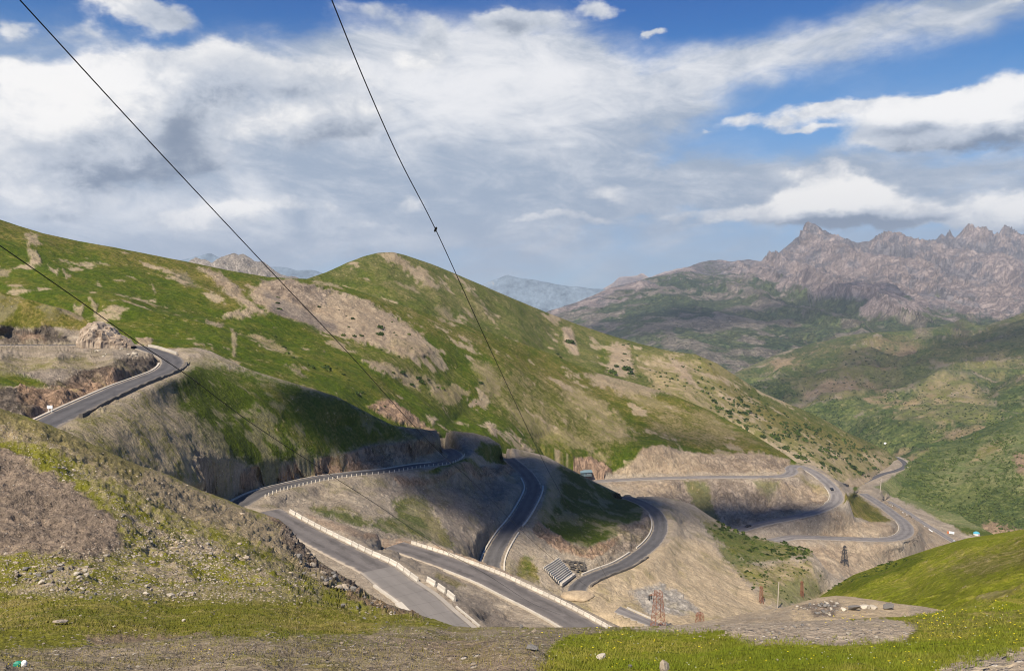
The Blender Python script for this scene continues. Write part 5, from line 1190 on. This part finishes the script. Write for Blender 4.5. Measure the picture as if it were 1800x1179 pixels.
# ------------------------------------------------------------------ sign, hut, tents, vehicles
sg = at('spur', 88, 726); root = empty('sign_board', sg, -.15, 'small white sign board on two posts beside the upper left road', 'sign')
MB().box((0, 0, 1.45), (1.5, .08, .8)).build('panel', MT['white'], root)
for x in (-.5, .5): MB().box((x, .07, .5), (.12, .06, 1.6)).build('post', MT['white'], root)

hb = ground_ray(['left'], 1034, 836); root = empty('hut', hb, .25, 'low dark hut with a pale blue roof behind the green spur', 'hut')
MB().box((0, 0, 1.0), (8.4, 4.6, 3.0)).build('wall', MT['hut'], root)
MB().extrude([(-2.9, 2.35), (-2.9, 2.6), (0, 3.9), (2.9, 2.6), (2.9, 2.35), (0, 3.6)], -4.7, 4.7).build('roof', MT['blue'], root)
for x in (1.2, 3.0):
    wn = MB().box((x, -2.33, 1.5), (.9, .06, .8)).build('window', MT['white'], root); MB().box((x, -2.375, 1.5), (.7, .03, .6)).build('pane', MT['glass'], wn)
MB().box((-1.2, -2.33, .95), (.9, .06, 1.9)).build('door', MT['blue'], root)


def tent(px, py, keys, roofm, label, s=1.0):
    b = ground_ray(keys, px, py); root = empty('yurt', b, .3, label, 'tent')
    MB().lathe([(2.6 * s, -.4), (2.6 * s, 1.5 * s), (2.5 * s, 1.6 * s)], 16).build('wall', MT['canvas'], root)
    MB().lathe([(2.75 * s, 1.5 * s), (2.2 * s, 2.2 * s), (1.0 * s, 2.9 * s), (.3 * s, 3.0 * s)], 16).build('roof', MT[roofm], root)
    MB().box((0, -2.62 * s, .7 * s), (.9 * s, .12, 1.5 * s)).build('door', MT['orange'], root)


tent(1717, 940, ['bushy', 'left'], 'teal', 'round white tent with a teal roof on the valley floor below the bushy hill', 1.15)
tent(1703, 922, ['bushy'], 'teal', 'tiny teal roofed tent among the bushes above the larger tent', .6)
tent(1556, 781, ['valley', 'bushy', 'summit'], 'canvas', 'distant white tent on the valley floor beyond the road bend', .9)


def car(p, rz, paint, label, L=4.4, Wd=1.8, truck=False):
    root = empty('truck' if truck else 'car', p, rz, label, 'truck' if truck else 'car')
    b = MB()
    if truck:
        b.extrude([(-.95, .45), (.95, .45), (.95, 2.3), (.8, 2.6), (-.8, 2.6), (-.95, 2.3)], 1.6, 3.2); c_ = b.build('cab', MT[paint], root)
        MB().box((3.22, 0, 1.9), (.05, 1.6, .7)).build('windscreen', MT['glass'], root)
        MB().box((-.8, 0, 1.7), (4.6, 2.1, 2.0)).build('cargo_box', MT['canvas'], root); wx = (2.3, -1.8); wr = .5
        MB().box((0, 0, .6), (6.2, 1.2, .25)).build('chassis', MT['steel'], root)
    else:
        prof = [(-L / 2, .35), (L / 2, .35), (L / 2, .8), (L * .28, .95), (L * .12, 1.45), (-L * .3, 1.45), (-L * .46, .95), (-L / 2, .85)]
        V = [(x, -Wd / 2, z) for x, z in prof] + [(x, Wd / 2, z) for x, z in prof]; n = len(prof)
        b.add(V, [tuple(range(n)), tuple(range(n, 2 * n))[::-1]] + [(i, n + i, n + (i + 1) % n, (i + 1) % n) for i in range(n)]); body = b.build('body', MT[paint], root); bevel(body, .08, 2)
        for s in (-1, 1): MB().add([(L * .25, s * (Wd / 2 + .01), .98), (L * .12, s * (Wd / 2 + .01), 1.36), (-L * .28, s * (Wd / 2 + .01), 1.36), (-L * .42, s * (Wd / 2 + .01), .98)], [(0, 1, 2, 3)]).build('side_window', MT['glass'], root)
        MB().add([(L * .275, -.75, .98), (L * .275, .75, .98), (L * .13, .7, 1.42), (L * .13, -.7, 1.42)], [(0, 1, 2, 3)]).build('windscreen', MT['glass'], root)
        wx = (L * .31, -L * .30); wr = .33
    for x in wx:
        for s in (-1, 1):
            w = MB().lathe([(wr * .6, -.1), (wr, -.1), (wr, .1), (wr * .6, .1)], 14).build('wheel', MT['tyre'], root)
            w.location = (x, s * (Wd / 2 - .08), wr); w.rotation_euler = (math.pi / 2, 0, 0)


def on_road(key, px, py, side=0.0):
    L, S, wd = LINES[key]; i = int(frac_at(key, px, py) * (len(L) - 1)); i = min(i, len(L) - 2); t = L[i + 1] - L[i]
    return L[i] + S[i] * side + np.array([0, 0, .06]), math.atan2(t[1], t[0])


p, a = on_road('R5', 1466, 861, 1.5); car(p, a, 'carblack', 'dark car driving round the far right hand bend')
p, a = on_road('R5', 1316, 928, 1.0); car(p, a, 'carblack', 'dark car on the shaded far road above the dark bushes')
p, a = on_road('R9', 1679, 952, 0); car(p, a, 'carwhite', 'white car on the lowest valley road near the green hill')
tk = ground_ray(['left', 'bushy'], 1672, 938); car(tk, 2.6, 'orange', 'orange and white truck parked on the pale yard by the valley road', truck=True)

# ------------------------------------------------------------------ stones
def stone_mesh(seed, mat, flat=.62, sub=ICO2, name='stone'):
    A, f0 = sub; r = np.random.default_rng(seed)
    q = A.copy()
    for _ in range(7):      # chip planes off a ball so that it is angular
        n = r.normal(size=3); n /= np.linalg.norm(n); h = r.uniform(.45, .8); dd = q @ n - h; q = q - np.outer(np.maximum(dd, 0) * .92, n)
    q *= np.array([1, r.uniform(.65, .95), flat]) * (0.9 + .25 * fbm(A[:, 0] * 2.5 + seed, A[:, 1] * 2.5, A[:, 2] * 2.5, 3, .6))[:, None]
    return q, f0


STONES = []
for k in range(6):
    q, f0 = stone_mesh(k + 3, None); me = bpy.data.meshes.new('stone'); me.from_pydata([tuple(v) for v in q], [], f0)
    me.materials.append((MT['rock'], MT['palerock'], MT['greyrock'])[k % 3]); STONES.append(me)


def stone(px, py, size, key='fore', label=None, group=None, me=None, name='stone', flat=1.0, rz=None, sink=.3):
    p = at(key, px, py); o = bpy.data.objects.new(name, me or random.choice(STONES)); COL.objects.link(o)
    o.location = (p[0], p[1], p[2] + size * (.5 - sink) * .6); s = size * .5
    o.scale = (s * random.uniform(.85, 1.3), s * random.uniform(.8, 1.2), s * random.uniform(.8, 1.25) * flat)
    o.rotation_euler = (random.uniform(-.3, .3), random.uniform(-.3, .3), random.uniform(0, 6.3) if rz is None else rz)
    return tag(o, label, 'stone', group)


def in_poly(poly, n):
    p = np.array(poly, float); out = []
    while len(out) < n:
        x, y = random.uniform(p[:, 0].min(), p[:, 0].max()), random.uniform(p[:, 1].min(), p[:, 1].max())
        if poly_sd(np.array([x]), np.array([y]), poly)[0] > 0: out.append((x, y))
    return out


def px2m(key, px, py, n): return n / F * project(at(key, px, py))[2]


ZONES = [([(30, 1000), (90, 990), (150, 1000), (160, 1030), (120, 1045), (60, 1030), (10, 1030)], 60, (5, 15), 'angular stone in the pile at the foot of the dark scree', 'stones piled at the foot of the scree'),
         ([(60, 1040), (160, 1030), (260, 1020), (350, 1045), (300, 1062), (120, 1052)], 34, (4, 12), 'pale stone in the loose band below the stone pile on the left slope', 'stones below the scree pile'),
         ([(75, 820), (110, 812), (150, 830), (145, 842), (110, 845)], 26, (3, 9), 'pale stone in the light cluster high on the left slope', 'stones in the pale cluster high on the slope'),
         ([(190, 890), (240, 905), (330, 955), (365, 985), (300, 975), (215, 930)], 40, (3, 9), 'pale stone along the right edge of the dark scree', 'stones along the scree edge'),
         ([(215, 960), (350, 985), (460, 1000), (450, 1060), (330, 1040), (210, 1010)], 44, (3, 9), 'stone scattered over the stony grass of the middle left slope', 'stones on the stony grass'),
         ([(640, 1058), (700, 1077), (730, 1092), (640, 1098), (600, 1080)], 26, (3, 9), 'stone lying at the right end of the green strip above the slab road', 'stones at the end of the green strip'),
         ([(1250, 1104), (1400, 1096), (1560, 1092), (1590, 1120), (1420, 1128), (1300, 1118)], 40, (3, 8), 'pale pebble on the gravel patch at the brow', 'pebbles on the brow gravel')]
for poly, n, (a, b), lab, grp in ZONES:
    for (x, y) in in_poly(poly, n):
        s = a + (b - a) * random.random() ** 2.2
        stone(x, y, px2m('fore', x, y, s), 'fore', lab, grp)
rows = [(1169, 1181, 26, 'upright pale speckled stone standing in the grass at the bottom edge', 0, 1.5), (935, 1142, 27, 'flat dark grey stone on bare soil near the bottom centre', 2, .5), (1055, 1157, 22, 'flat white stone lying in the near grass', 1, .5),
        (1107, 1172, 12, 'small grey stone half hidden in the near grass', 2, .7), (603, 1066, 13, 'grey boulder beside a pale one left of the slab road', 2, .9), (612, 1066, 14, 'pale slab shaped boulder leaning on a grey one', 1, .9),
        (657, 1077, 14, 'rounded grey boulder left of a white one', 2, .8), (669, 1076, 11, 'white rounded boulder beside a grey one', 1, .9), (107, 1096, 34, 'low reddish flat boulder with a dark right end on the left grass', 0, .35), (42, 1033, 12, 'pointed pale boulder left of the stone pile', 1, 1.3),
        (1592, 1117, 16, 'white flat stone at the right end of the brow gravel', 1, .55), (1553, 1140, 9, 'small pale stone in the meadow below the brow gravel', 1, .6), (1366, 1160, 7, 'tiny white stone in the bottom meadow', 1, .6), (915, 1102, 11, 'small dark pointed rock on the brow beside the road end', 2, 1.4),
        (1066, 1104, 9, 'white stone on the brow where the lower road meets it', 1, .6), (200, 1104, 10, 'white flat stone above the reddish ditch', 1, .5), (323, 1091, 9, 'small white stone on the green strip', 1, .7), (140, 1083, 8, 'white stone at the top of the left grass strip', 1, .7), (366, 1027, 14, 'pale stone with a dark shadow on the stony grass', 1, .8), (300, 1047, 18, 'long pale slab on the stony grass above the green strip', 1, .5), (235, 1150, 9, 'pale flat stone on the grey soil at the lower left', 1, .4), (243, 1172, 11, 'pale flat stone at the bottom edge on grey soil', 1, .4)]
for (x, y, s, lab, kind, fl) in rows:
    stone(x, min(y, 1176), px2m('fore', x, min(y, 1176), s * .85), 'fore', lab, None, STONES[kind], 'stone', fl * 1.4, .4, .2)
for (x, y, s, lab, kind, fl) in ((1500, 1071, 26, 'long dark slab lying on the gravel mound', 2, .45), (1518, 1070, 22, 'pale tilted slab on the gravel mound', 1, .7), (1535, 1069, 18, 'pale block on the gravel mound', 1, .7), (1560, 1068, 24, 'grey flat slab at the right of the gravel mound', 2, .5), (1482, 1072, 14, 'small pale block beside the dark slab', 1, .6)):
    stone(x, y, px2m('mound', x, y, s), 'mound', lab, None, STONES[kind], 'stone', fl * 1.3, .2, .2)
for (x, y) in in_poly([(1395, 1068), (1440, 1058), (1475, 1058), (1478, 1075), (1455, 1083), (1425, 1080)], 70):
    stone(x, y, px2m('mound', x, y, 3 + 8 * random.random() ** 2), 'mound', 'dark angular stone in the heap on the left of the gravel mound', 'stones heaped on the gravel mound', STONES[random.choice((2, 5, 1))])
stone(238, 624, 3.0, 'spur', 'lone pale boulder on the edge of the upper terrace', None, STONES[1], 'boulder')
for (x, y) in in_poly([(160, 612), (210, 610), (250, 628), (180, 628)], 12): stone(x, y, random.uniform(.8, 1.8), 'spur', 'pale boulder strewn on the upper terrace before the outcrop', 'boulders on the upper terrace', STONES[1], 'boulder')

# dark boulders and rocks of the broken edge above the slab road
for (x, y) in in_poly([(500, 945), (540, 968), (600, 1018), (650, 1052), (700, 1074), (690, 1080), (600, 1040), (530, 1005)], 110):
    stone(x, y, px2m('fore', x, y, 4 + 13 * random.random() ** 2), 'fore', 'dark angular rock on the broken edge above the slab road', 'rocks on the broken edge', STONES[random.choice((0, 2, 3, 5))], 'rock', 1.2)

# loose scree and pebbles that nobody could count
def scree(name, key, polys, dens, size, mat, label=None):
    A, f0 = ICO1; f0 = np.array(f0); V, Fc = [], []; k = 0
    for poly, n in zip(polys, dens):
        p = np.array(poly, float); X = RNG.uniform(p[:, 0].min(), p[:, 0].max(), n); Y = RNG.uniform(p[:, 1].min(), p[:, 1].max(), n)
        m = (poly_sd(X, Y, poly) + RNG.normal(0, 5, n)) > 0
        for x, y in zip(X[m], Y[m]):
            c0 = at(key, x, y); d = project(c0)[2]; s = RNG.uniform(*size) * (1 + (RNG.random() > .93) * 1.2) * d / F * .5
            q = A * s * np.array([RNG.uniform(.8, 1.5), RNG.uniform(.7, 1.2), RNG.uniform(.4, .9)]) * RNG.uniform(.75, 1.2, (len(A), 1)); a = RNG.uniform(0, 6.3)
            R = np.array([[math.cos(a), -math.sin(a), 0], [math.sin(a), math.cos(a), 0], [0, 0, 1]])
            V.append(q @ R.T + c0); Fc.append(f0 + k); k += len(A)
    o = mesh_from(name, np.concatenate(V), np.concatenate(Fc), mat); o['kind'] = 'stuff'; return o


scree('scree', 'fore', [[(0, 720), (180, 790), (420, 892), (560, 1000), (640, 1060), (560, 1040), (380, 950), (200, 860), (0, 780)], [(0, 975), (215, 960), (330, 930), (460, 990), (560, 1030), (520, 1062), (200, 1055), (0, 1050)], [(180, 880), (330, 940), (460, 1000), (420, 1010), (250, 960)]], (1000, 3000, 800), (1.5, 4.6), MT['rock'])
scree('scree', 'fore', [[(0, 790), (60, 815), (170, 890), (215, 965), (80, 990), (0, 985)]], (1700,), (1.3, 3.6), MT['scree'])
scree('pebbles', 'fore', [[(0, 1138), (300, 1126), (450, 1128), (750, 1104), (1130, 1102), (1010, 1130), (960, 1178), (0, 1178)], [(1100, 1102), (1450, 1086), (1612, 1104), (1590, 1128), (1250, 1122)], [(1640, 1178), (1700, 1166), (1800, 1145), (1800, 1178)], [(0, 1050), (740, 1096), (600, 1117), (0, 1140)]], (1500, 900, 300, 260), (1.5, 4.2), MT['rock'])
scree('rubble', 'mound', [[(1150, 1104), (1310, 1080), (1480, 1056), (1640, 1072), (1680, 1080), (1300, 1096)]], (420,), (2, 5), MT['rock'])

# ------------------------------------------------------------------ outcrop at the tunnel terrace
def outcrop(px0, px1, py0, py1, key, label, prof):
    b0 = at(key, (px0 + px1) / 2, py1); d = project(b0)[2]; w = (px1 - px0) / F * d; h = (py1 - py0) / F * d
    nx, nz_ = 46, 22; V, Fc = [], []
    for i in range(nx):
        u = i / (nx - 1)
        top = np.interp(u, [a for a, _ in prof], [b for _, b in prof]) * h
        for j in range(nz_ * 2):
            v = j / (nz_ * 2 - 1); ang = math.pi * v     # front foot, over the crest, back foot
            y = -math.cos(ang) * (2.2 + top * .75); z = (math.sin(ang) ** .5) * top - (1 - math.sin(ang)) * .8
            x = (u - .5) * w
            V.append((x, y, z))
    V = np.array(V); r = fbm(V[:, 0] / 3, V[:, 1] / 3, V[:, 2] / 4, 5, .6, 5, True) - .55
    V[:, 1] += r * 3.2 * np.sign(V[:, 1]); V[:, 2] += r * 2.2 * (V[:, 2] > 0.3); V[:, 0] += (fbm(V[:, 0] / 2, V[:, 1] / 2, V[:, 2] / 2, 4, .6, 8) - .5) * 1.2
    m = nz_ * 2
    for i in range(nx - 1):
        for j in range(m - 1): Fc.append((i * m + j, (i + 1) * m + j, (i + 1) * m + j + 1, i * m + j + 1))
    o = mesh_from('rock_outcrop', V, Fc, MT['outcrop']); o.location = b0; return tag(o, label, 'rock outcrop')


outcrop(143, 236, 568, 610, 'spur', 'big pale sandy rock outcrop standing beside the upper left hairpin', [(0, .05), (.05, .35), (.12, .72), (.2, .95), (.3, 1.0), (.42, .97), (.5, .8), (.58, .74), (.66, .5), (.78, .44), (.9, .22), (1, .03)])

# heap of gravel that hides the end of the bend
def heap(px, py, key, wx, wy, h, label):
    A, f0 = ICO3; b0 = at(key, px, py)
    k = np.maximum(A[:, 2], -.25)[:, None]
    q = A * np.array([wx, wy, 0]) * (.8 + .4 * fbm(A[:, 0] * 2 + 3, A[:, 1] * 2, A[:, 2], 3))[:, None] + np.concatenate([0 * k, 0 * k, k * h * (.7 + .6 * fbm(A[:, 0] * 3, A[:, 1] * 3, 2, 4))[:, None]], 1)
    o = mesh_from('gravel_heap', q, f0, MT['heap'], smooth=True); o.location = b0; return tag(o, label, 'gravel heap')


heap(1015, 1047, 'spur', 6.0, 5.0, 1.5, 'low tan gravel heap at the lower end of the right hand bend')

# litter
gb = at('fore', 36, 1172); root = empty('plastic_bag', gb, .3, 'crumpled green and white plastic bag in the grass at the bottom left corner', 'litter')
for nm, mt, sx, dx in (('green_side', 'greenbag', .045, -.02), ('white_side', 'white', .03, .035)):
    A, f0 = ICO2; q = A * np.array([sx, .03, .035]) * (.6 + .8 * fbm(A[:, 0] * 3, A[:, 1] * 3, A[:, 2] * 3, 3))[:, None] + np.array([dx, 0, .03]); mesh_from(nm, q, f0, MT[mt], root)


# ------------------------------------------------------------------ shrubs
def mat_leaf(name, a, b):
    m = mat_plain(name, a, .9, .3, 1.2, .1, col2=b, obj_var=.25); return m


M_SHRUB = mat_leaf('juniper', (.028, .045, .012), (.055, .078, .018)); M_SHRUB2 = mat_leaf('light_shrub', (.05, .075, .016), (.095, .115, .028))


def leaf_clump(n, r, flat, rng, size):
    """many small leaf sprays through a low dome"""
    d = rng.normal(size=(n, 3)); d /= np.linalg.norm(d, axis=1)[:, None]; d[:, 2] = np.abs(d[:, 2])
    lob = 0.7 + .5 * vnoise(d[:, 0] * 2 + 5, d[:, 1] * 2, d[:, 2] * 2, 4)
    c0 = d * (rng.uniform(.35, 1, n) ** .5 * lob)[:, None] * np.array([r, r, r * flat])
    u = rng.normal(size=(n, 3)); u /= np.linalg.norm(u, axis=1)[:, None]; w = np.cross(u, d + .01); w /= np.linalg.norm(w, axis=1)[:, None]
    s = rng.uniform(.6, 1.3, n)[:, None] * size
    return np.stack([c0 - u * s, c0 + w * s * .8, c0 + u * s, c0 - w * s * .8], 1)   # n,4,3


SHR = []
for k in range(4):
    q = leaf_clump(130, 1, (.55, .45, .7, .35)[k], np.random.default_rng(k), .22).reshape(-1, 3)
    me = bpy.data.meshes.new('shrub'); me.from_pydata([tuple(v) for v in q], [], [(4 * i, 4 * i + 1, 4 * i + 2, 4 * i + 3) for i in range(len(q) // 4)])
    me.materials.append((M_SHRUB, M_SHRUB, M_SHRUB2, M_SHRUB)[k]); SHR.append(me)


def shrub(key, px, py, wpx, asp, label, group):
    p = at(key, px, py); d = project(p)[2]; r = wpx / F * d * .5
    o = bpy.data.objects.new('shrub', random.choice(SHR)); COL.objects.link(o); o.location = p - np.array([0, 0, r * .08])
    o.scale = (r, r * random.uniform(.8, 1.3), r * asp); o.rotation_euler = (0, 0, random.uniform(0, 6.3)); tag(o, label, 'shrub', group); return o


for (x, y, w) in ((489, 522, 10), (488, 532, 9), (490, 544, 13), (561, 541, 8), (596, 545, 4), (607, 555, 5), (619, 560, 9), (613, 575, 8), (622, 590, 10), (634, 590, 12), (604, 590, 10), (668, 576, 16), (667, 588, 17), (689, 566, 5), (692, 585, 5), (696, 590, 7), (719, 588, 8), (711, 604, 5), (724, 613, 5), (670, 615, 7), (700, 625, 6)):
    shrub('left', x, y, w, 1.0, 'dark shrub growing on the big tan scar of the left hill', 'shrubs on the tan scar')
for (x, y, w) in ((482, 590, 8), (498, 610, 11), (505, 622, 13), (515, 628, 9), (548, 646, 16), (572, 646, 20), (576, 650, 14), (604, 657, 11), (612, 668, 8), (627, 690, 14), (637, 689, 10), (592, 647, 6), (540, 640, 9), (530, 630, 7), (706, 655, 13), (690, 655, 8), (735, 664, 14), (740, 672, 15), (752, 668, 8), (724, 677, 12), (768, 680, 11), (778, 683, 12), (790, 676, 6), (698, 716, 9), (676, 715, 6), (836, 706, 5), (828, 703, 4), (845, 674, 12), (664, 720, 5)):
    shrub('left', x, y, w, 1.0, 'dark shrub on the grassy middle of the left hill', 'shrubs on the grassy left hill')
for (x, y, w) in ((999, 602, 22), (1096, 608, 7), (1104, 606, 6), (1098, 622, 10), (1082, 643, 12), (1075, 655, 22), (1100, 648, 24), (1108, 657, 14), (1067, 647, 6), (1113, 640, 6), (1120, 625, 6), (1094, 634, 8), (1102, 632, 5), (1160, 655, 6), (1182, 632, 5), (980, 622, 9), (985, 628, 9), (1230, 632, 7), (1248, 640, 8)):
    shrub('summit', x, y, w, 1.0, 'dark round shrub on the pale patches of the summit hill', 'shrubs on the summit hill patches')
for (x, y) in in_poly([(1240, 690), (1300, 700), (1400, 740), (1490, 775), (1570, 812), (1500, 838), (1420, 815), (1340, 770), (1260, 730)], 85):
    shrub('summit', x, y, 7 + 10 * random.random() ** 1.8, 1.1, 'dark shrub scattered over the dry slope right of the summit', 'shrubs on the dry slope')
for (x, y) in in_poly([(1250, 912), (1320, 940), (1425, 966), (1430, 978), (1380, 985), (1320, 972), (1270, 945)], 62):
    shrub('spur', x, y, 5 + 8 * random.random(), 1.3, 'dark bush crowding the crest of the tan slope before the gully', 'bushes on the tan slope crest')
for (x, y) in in_poly([(1280, 960), (1330, 985), (1380, 1010), (1340, 1060), (1300, 1020), (1260, 970)], 26):
    shrub('spur', x, y, 3 + 5 * random.random(), 1.2, 'small bush on the lower tan slope above the gully', 'small bushes on the lower tan slope')
for (x, y) in in_poly([(1440, 1040), (1500, 1008), (1600, 975), (1640, 966), (1600, 985), (1500, 1022)], 40):
    shrub('nearhill', x, y, 4 + 7 * random.random(), .7, 'low green bush along the crest of the near grassy hill', 'bushes on the near hill crest')


def scrub(name, key, polys, dens, size, asp, per, mat):
    Q = []
    for poly, n in zip(polys, dens):
        p = np.array(poly, float); X = RNG.uniform(p[:, 0].min(), p[:, 0].max(), n); Y = RNG.uniform(p[:, 1].min(), p[:, 1].max(), n)
        m = (poly_sd(X, Y, poly) + RNG.normal(0, 8, n)) > 0
        m &= fbm(X * .03, Y * .06, 3.3, 3, .6) + RNG.normal(0, .07, n) > .44
        for x, y in zip(X[m], Y[m]):
            c0 = at(key, x, y); d = project(c0)[2]; r = RNG.uniform(*size) * d / F * .5
            Q.append(leaf_clump(per, r, asp, RNG, r * .38) + c0)
    q = np.concatenate(Q).reshape(-1, 3); n = len(q) // 4
    me = bpy.data.meshes.new(name); me.vertices.add(len(q)); me.vertices.foreach_set('co', q.astype(np.float32).ravel()); me.loops.add(4 * n); me.loops.foreach_set('vertex_index', np.arange(4 * n, dtype=np.int32)); me.polygons.add(n); me.polygons.foreach_set('loop_start', np.arange(0, 4 * n, 4, dtype=np.int32)); me.update(calc_edges=True); me.materials.append(mat)
    o = bpy.data.objects.new(name, me); COL.objects.link(o); o['kind'] = 'stuff'; return o


scrub('juniper_scrub', 'bushy', [[(1540, 865), (1597, 818), (1640, 795), (1800, 728), (1800, 935), (1700, 940), (1640, 920), (1590, 895)]], (3600,), (3, 8), .75, 16, M_SHRUB2)
scrub('juniper_scrub', 'summit', [[(1240, 680), (1300, 690), (1400, 735), (1490, 772), (1575, 812), (1500, 845), (1420, 815), (1340, 775), (1260, 735)], [(1120, 640), (1230, 640), (1260, 690), (1160, 680)]], (1500, 90), (2.5, 8.5), .8, 18, M_SHRUB)
scrub('juniper_scrub', 'spur', [[(1235, 905), (1320, 940), (1425, 964), (1432, 980), (1380, 988), (1330, 1005), (1270, 960)], [(1300, 990), (1420, 985), (1450, 1030), (1350, 1060)]], (420, 160), (2, 6), .9, 16, M_SHRUB)
scrub('juniper_scrub', 'valley', [[(1310, 665), (1420, 690), (1530, 720), (1560, 700), (1640, 690), (1800, 690), (1800, 725), (1640, 790), (1590, 812), (1500, 800), (1400, 740)], [(1300, 655), (1540, 600), (1800, 590), (1800, 700), (1400, 720)]], (3000, 1100), (2, 5.5), .7, 10, M_SHRUB)
scrub('juniper_scrub', 'range', [[(980, 545), (1150, 520), (1290, 560), (1500, 600), (1300, 650), (1230, 625), (1080, 590)]], (1900,), (1.4, 3.2), .8, 8, M_SHRUB)


# ------------------------------------------------------------------ grass and flowers of the foreground
def mat_grass(name, a, b):
    m = mat_plain(name, a, .85, .35, .7, .15, col2=b); return m


def blades(name, key, polys, dens, hgt, wpx, mat, lean=.5, mask=None):
    P, Hs, Ds = [], [], []
    for poly, n in zip(polys, dens):
        p = np.array(poly, float); X = RNG.uniform(p[:, 0].min(), p[:, 0].max(), n); Y = RNG.uniform(p[:, 1].min(), p[:, 1].max(), n)
        m = (poly_sd(X, Y, poly) + RNG.normal(0, 4, n) + (fbm(X * .05, Y * .1, 8.1, 3, .6) - .5) * 30) > 0
        X, Y = X[m], Y[m]
        G, pu, pv, W = LAYER[key]
        i = np.clip(np.searchsorted(pu[:, -1], X), 1, len(pu) - 1)
        for x, y, k in zip(X, Y, i):
            j = int(np.abs(pv[k] - y).argmin()); P.append(G[k, j])
    P = np.array(P); n = len(P); d = project(P)[2]; spread = d / F * 2.5
    P[:, 0] += RNG.normal(0, 1, n) * spread; P[:, 1] += RNG.normal(0, 1, n) * spread * 1.5
    h = RNG.uniform(*hgt, n) * (0.6 + .9 * fbm(P[:, 0] * 1.1, P[:, 1] * 1.1, 0, 3)); a = RNG.uniform(0, 6.3, n); w = wpx * d / F * .5
    s = np.stack([np.cos(a), np.sin(a), 0 * a], -1) * w[:, None]
    t1 = P + np.stack([np.cos(a * 3.1), np.sin(a * 3.1), 0 * a], -1) * (h * lean * RNG.uniform(.2, 1.2, n))[:, None] + np.stack([0 * a, 0 * a, h], -1)
    q = np.stack([P - s - np.array([0, 0, .01]), P + s - np.array([0, 0, .01]), t1], 1).reshape(-1, 3)
    me = bpy.data.meshes.new(name); me.vertices.add(3 * n); me.vertices.foreach_set('co', q.astype(np.float32).ravel()); me.loops.add(3 * n); me.loops.foreach_set('vertex_index', np.arange(3 * n, dtype=np.int32)); me.polygons.add(n); me.polygons.foreach_set('loop_start', np.arange(0, 3 * n, 3, dtype=np.int32)); me.update(calc_edges=True); me.materials.append(mat)
    o = bpy.data.objects.new(name, me); COL.objects.link(o); o['kind'] = 'stuff'; return o


MEADOW = [(1010, 1118), (1080, 1108), (1250, 1114), (1330, 1130), (1480, 1132), (1600, 1128), (1615, 1100), (1580, 1086), (1660, 1075), (1800, 1044), (1800, 1150), (1690, 1168), (1640, 1179), (940, 1179), (970, 1150)]
blades('grass', 'fore', [MEADOW], (70000,), (.016, .048), 1.5, mat_grass('grass_blades', (.125, .155, .012), (.21, .19, .04)), .7)
blades('grass', 'fore', [[(0, 1050), (200, 1064), (450, 1062), (560, 1068), (740, 1097), (600, 1117), (400, 1122), (0, 1106)], [(0, 985), (380, 1030), (620, 1060), (740, 1094), (400, 1062), (0, 1056)], [(0, 1140), (450, 1130), (750, 1106), (1000, 1104), (960, 1179), (0, 1179)], [(0, 720), (180, 790), (420, 892), (560, 1000), (380, 950), (200, 860)]], (15000, 9000, 6000, 6000), (.014, .055), 1.4, mat_grass('dry_grass_blades', (.105, .12, .018), (.20, .165, .06)), .8)
fm = mat_plain('yellow_petals', (.80, .62, .02), .7, .1); wm = mat_plain('white_petals', (.75, .74, .68), .7, .1)


def flowers(name, polys, dens, mat, spx):
    Q = []
    for poly, n in zip(polys, dens):
        for (x, y) in in_poly(poly, n):
            p = at('fore', x, y); d = project(p)[2]; r = RNG.uniform(*spx) * d / F * .5; p = p + np.array([RNG.normal(0, .05), RNG.normal(0, .05), RNG.uniform(.025, .06)])
            for k in range(5):
                a = k * 1.257 + RNG.uniform(0, 1); b = a + .8
                Q += [p, p + r * np.array([math.cos(a), math.sin(a), .35]), p + r * 1.25 * np.array([math.cos((a + b) / 2), math.sin((a + b) / 2), .5]), p + r * np.array([math.cos(b), math.sin(b), .35])]
    n = len(Q) // 4; o = mesh_from(name, Q, [(4 * i, 4 * i + 1, 4 * i + 2, 4 * i + 3) for i in range(n)], mat); o['kind'] = 'stuff'; return o


flowers('wildflowers', [[(1600, 1085), (1700, 1070), (1800, 1050), (1800, 1140), (1640, 1120)], MEADOW, [(1590, 1086), (1660, 1078), (1660, 1110), (1600, 1110)], [(1560, 1160), (1640, 1150), (1640, 1178), (1560, 1178)], [(1430, 1084), (1560, 1082), (1560, 1096), (1430, 1098)], [(300, 1140), (420, 1130), (420, 1165), (330, 1170)], [(0, 1150), (60, 1150), (60, 1178), (0, 1178)], [(950, 1105), (1080, 1104), (1060, 1118), (950, 1120)], [(1000, 1125), (1130, 1110), (1120, 1150), (1000, 1160)]], (70, 80, 22, 18, 16, 12, 8, 8, 10), fm, (1.3, 2.9))
flowers('white_wildflowers', [MEADOW], (90,), wm, (1.1, 2.2))
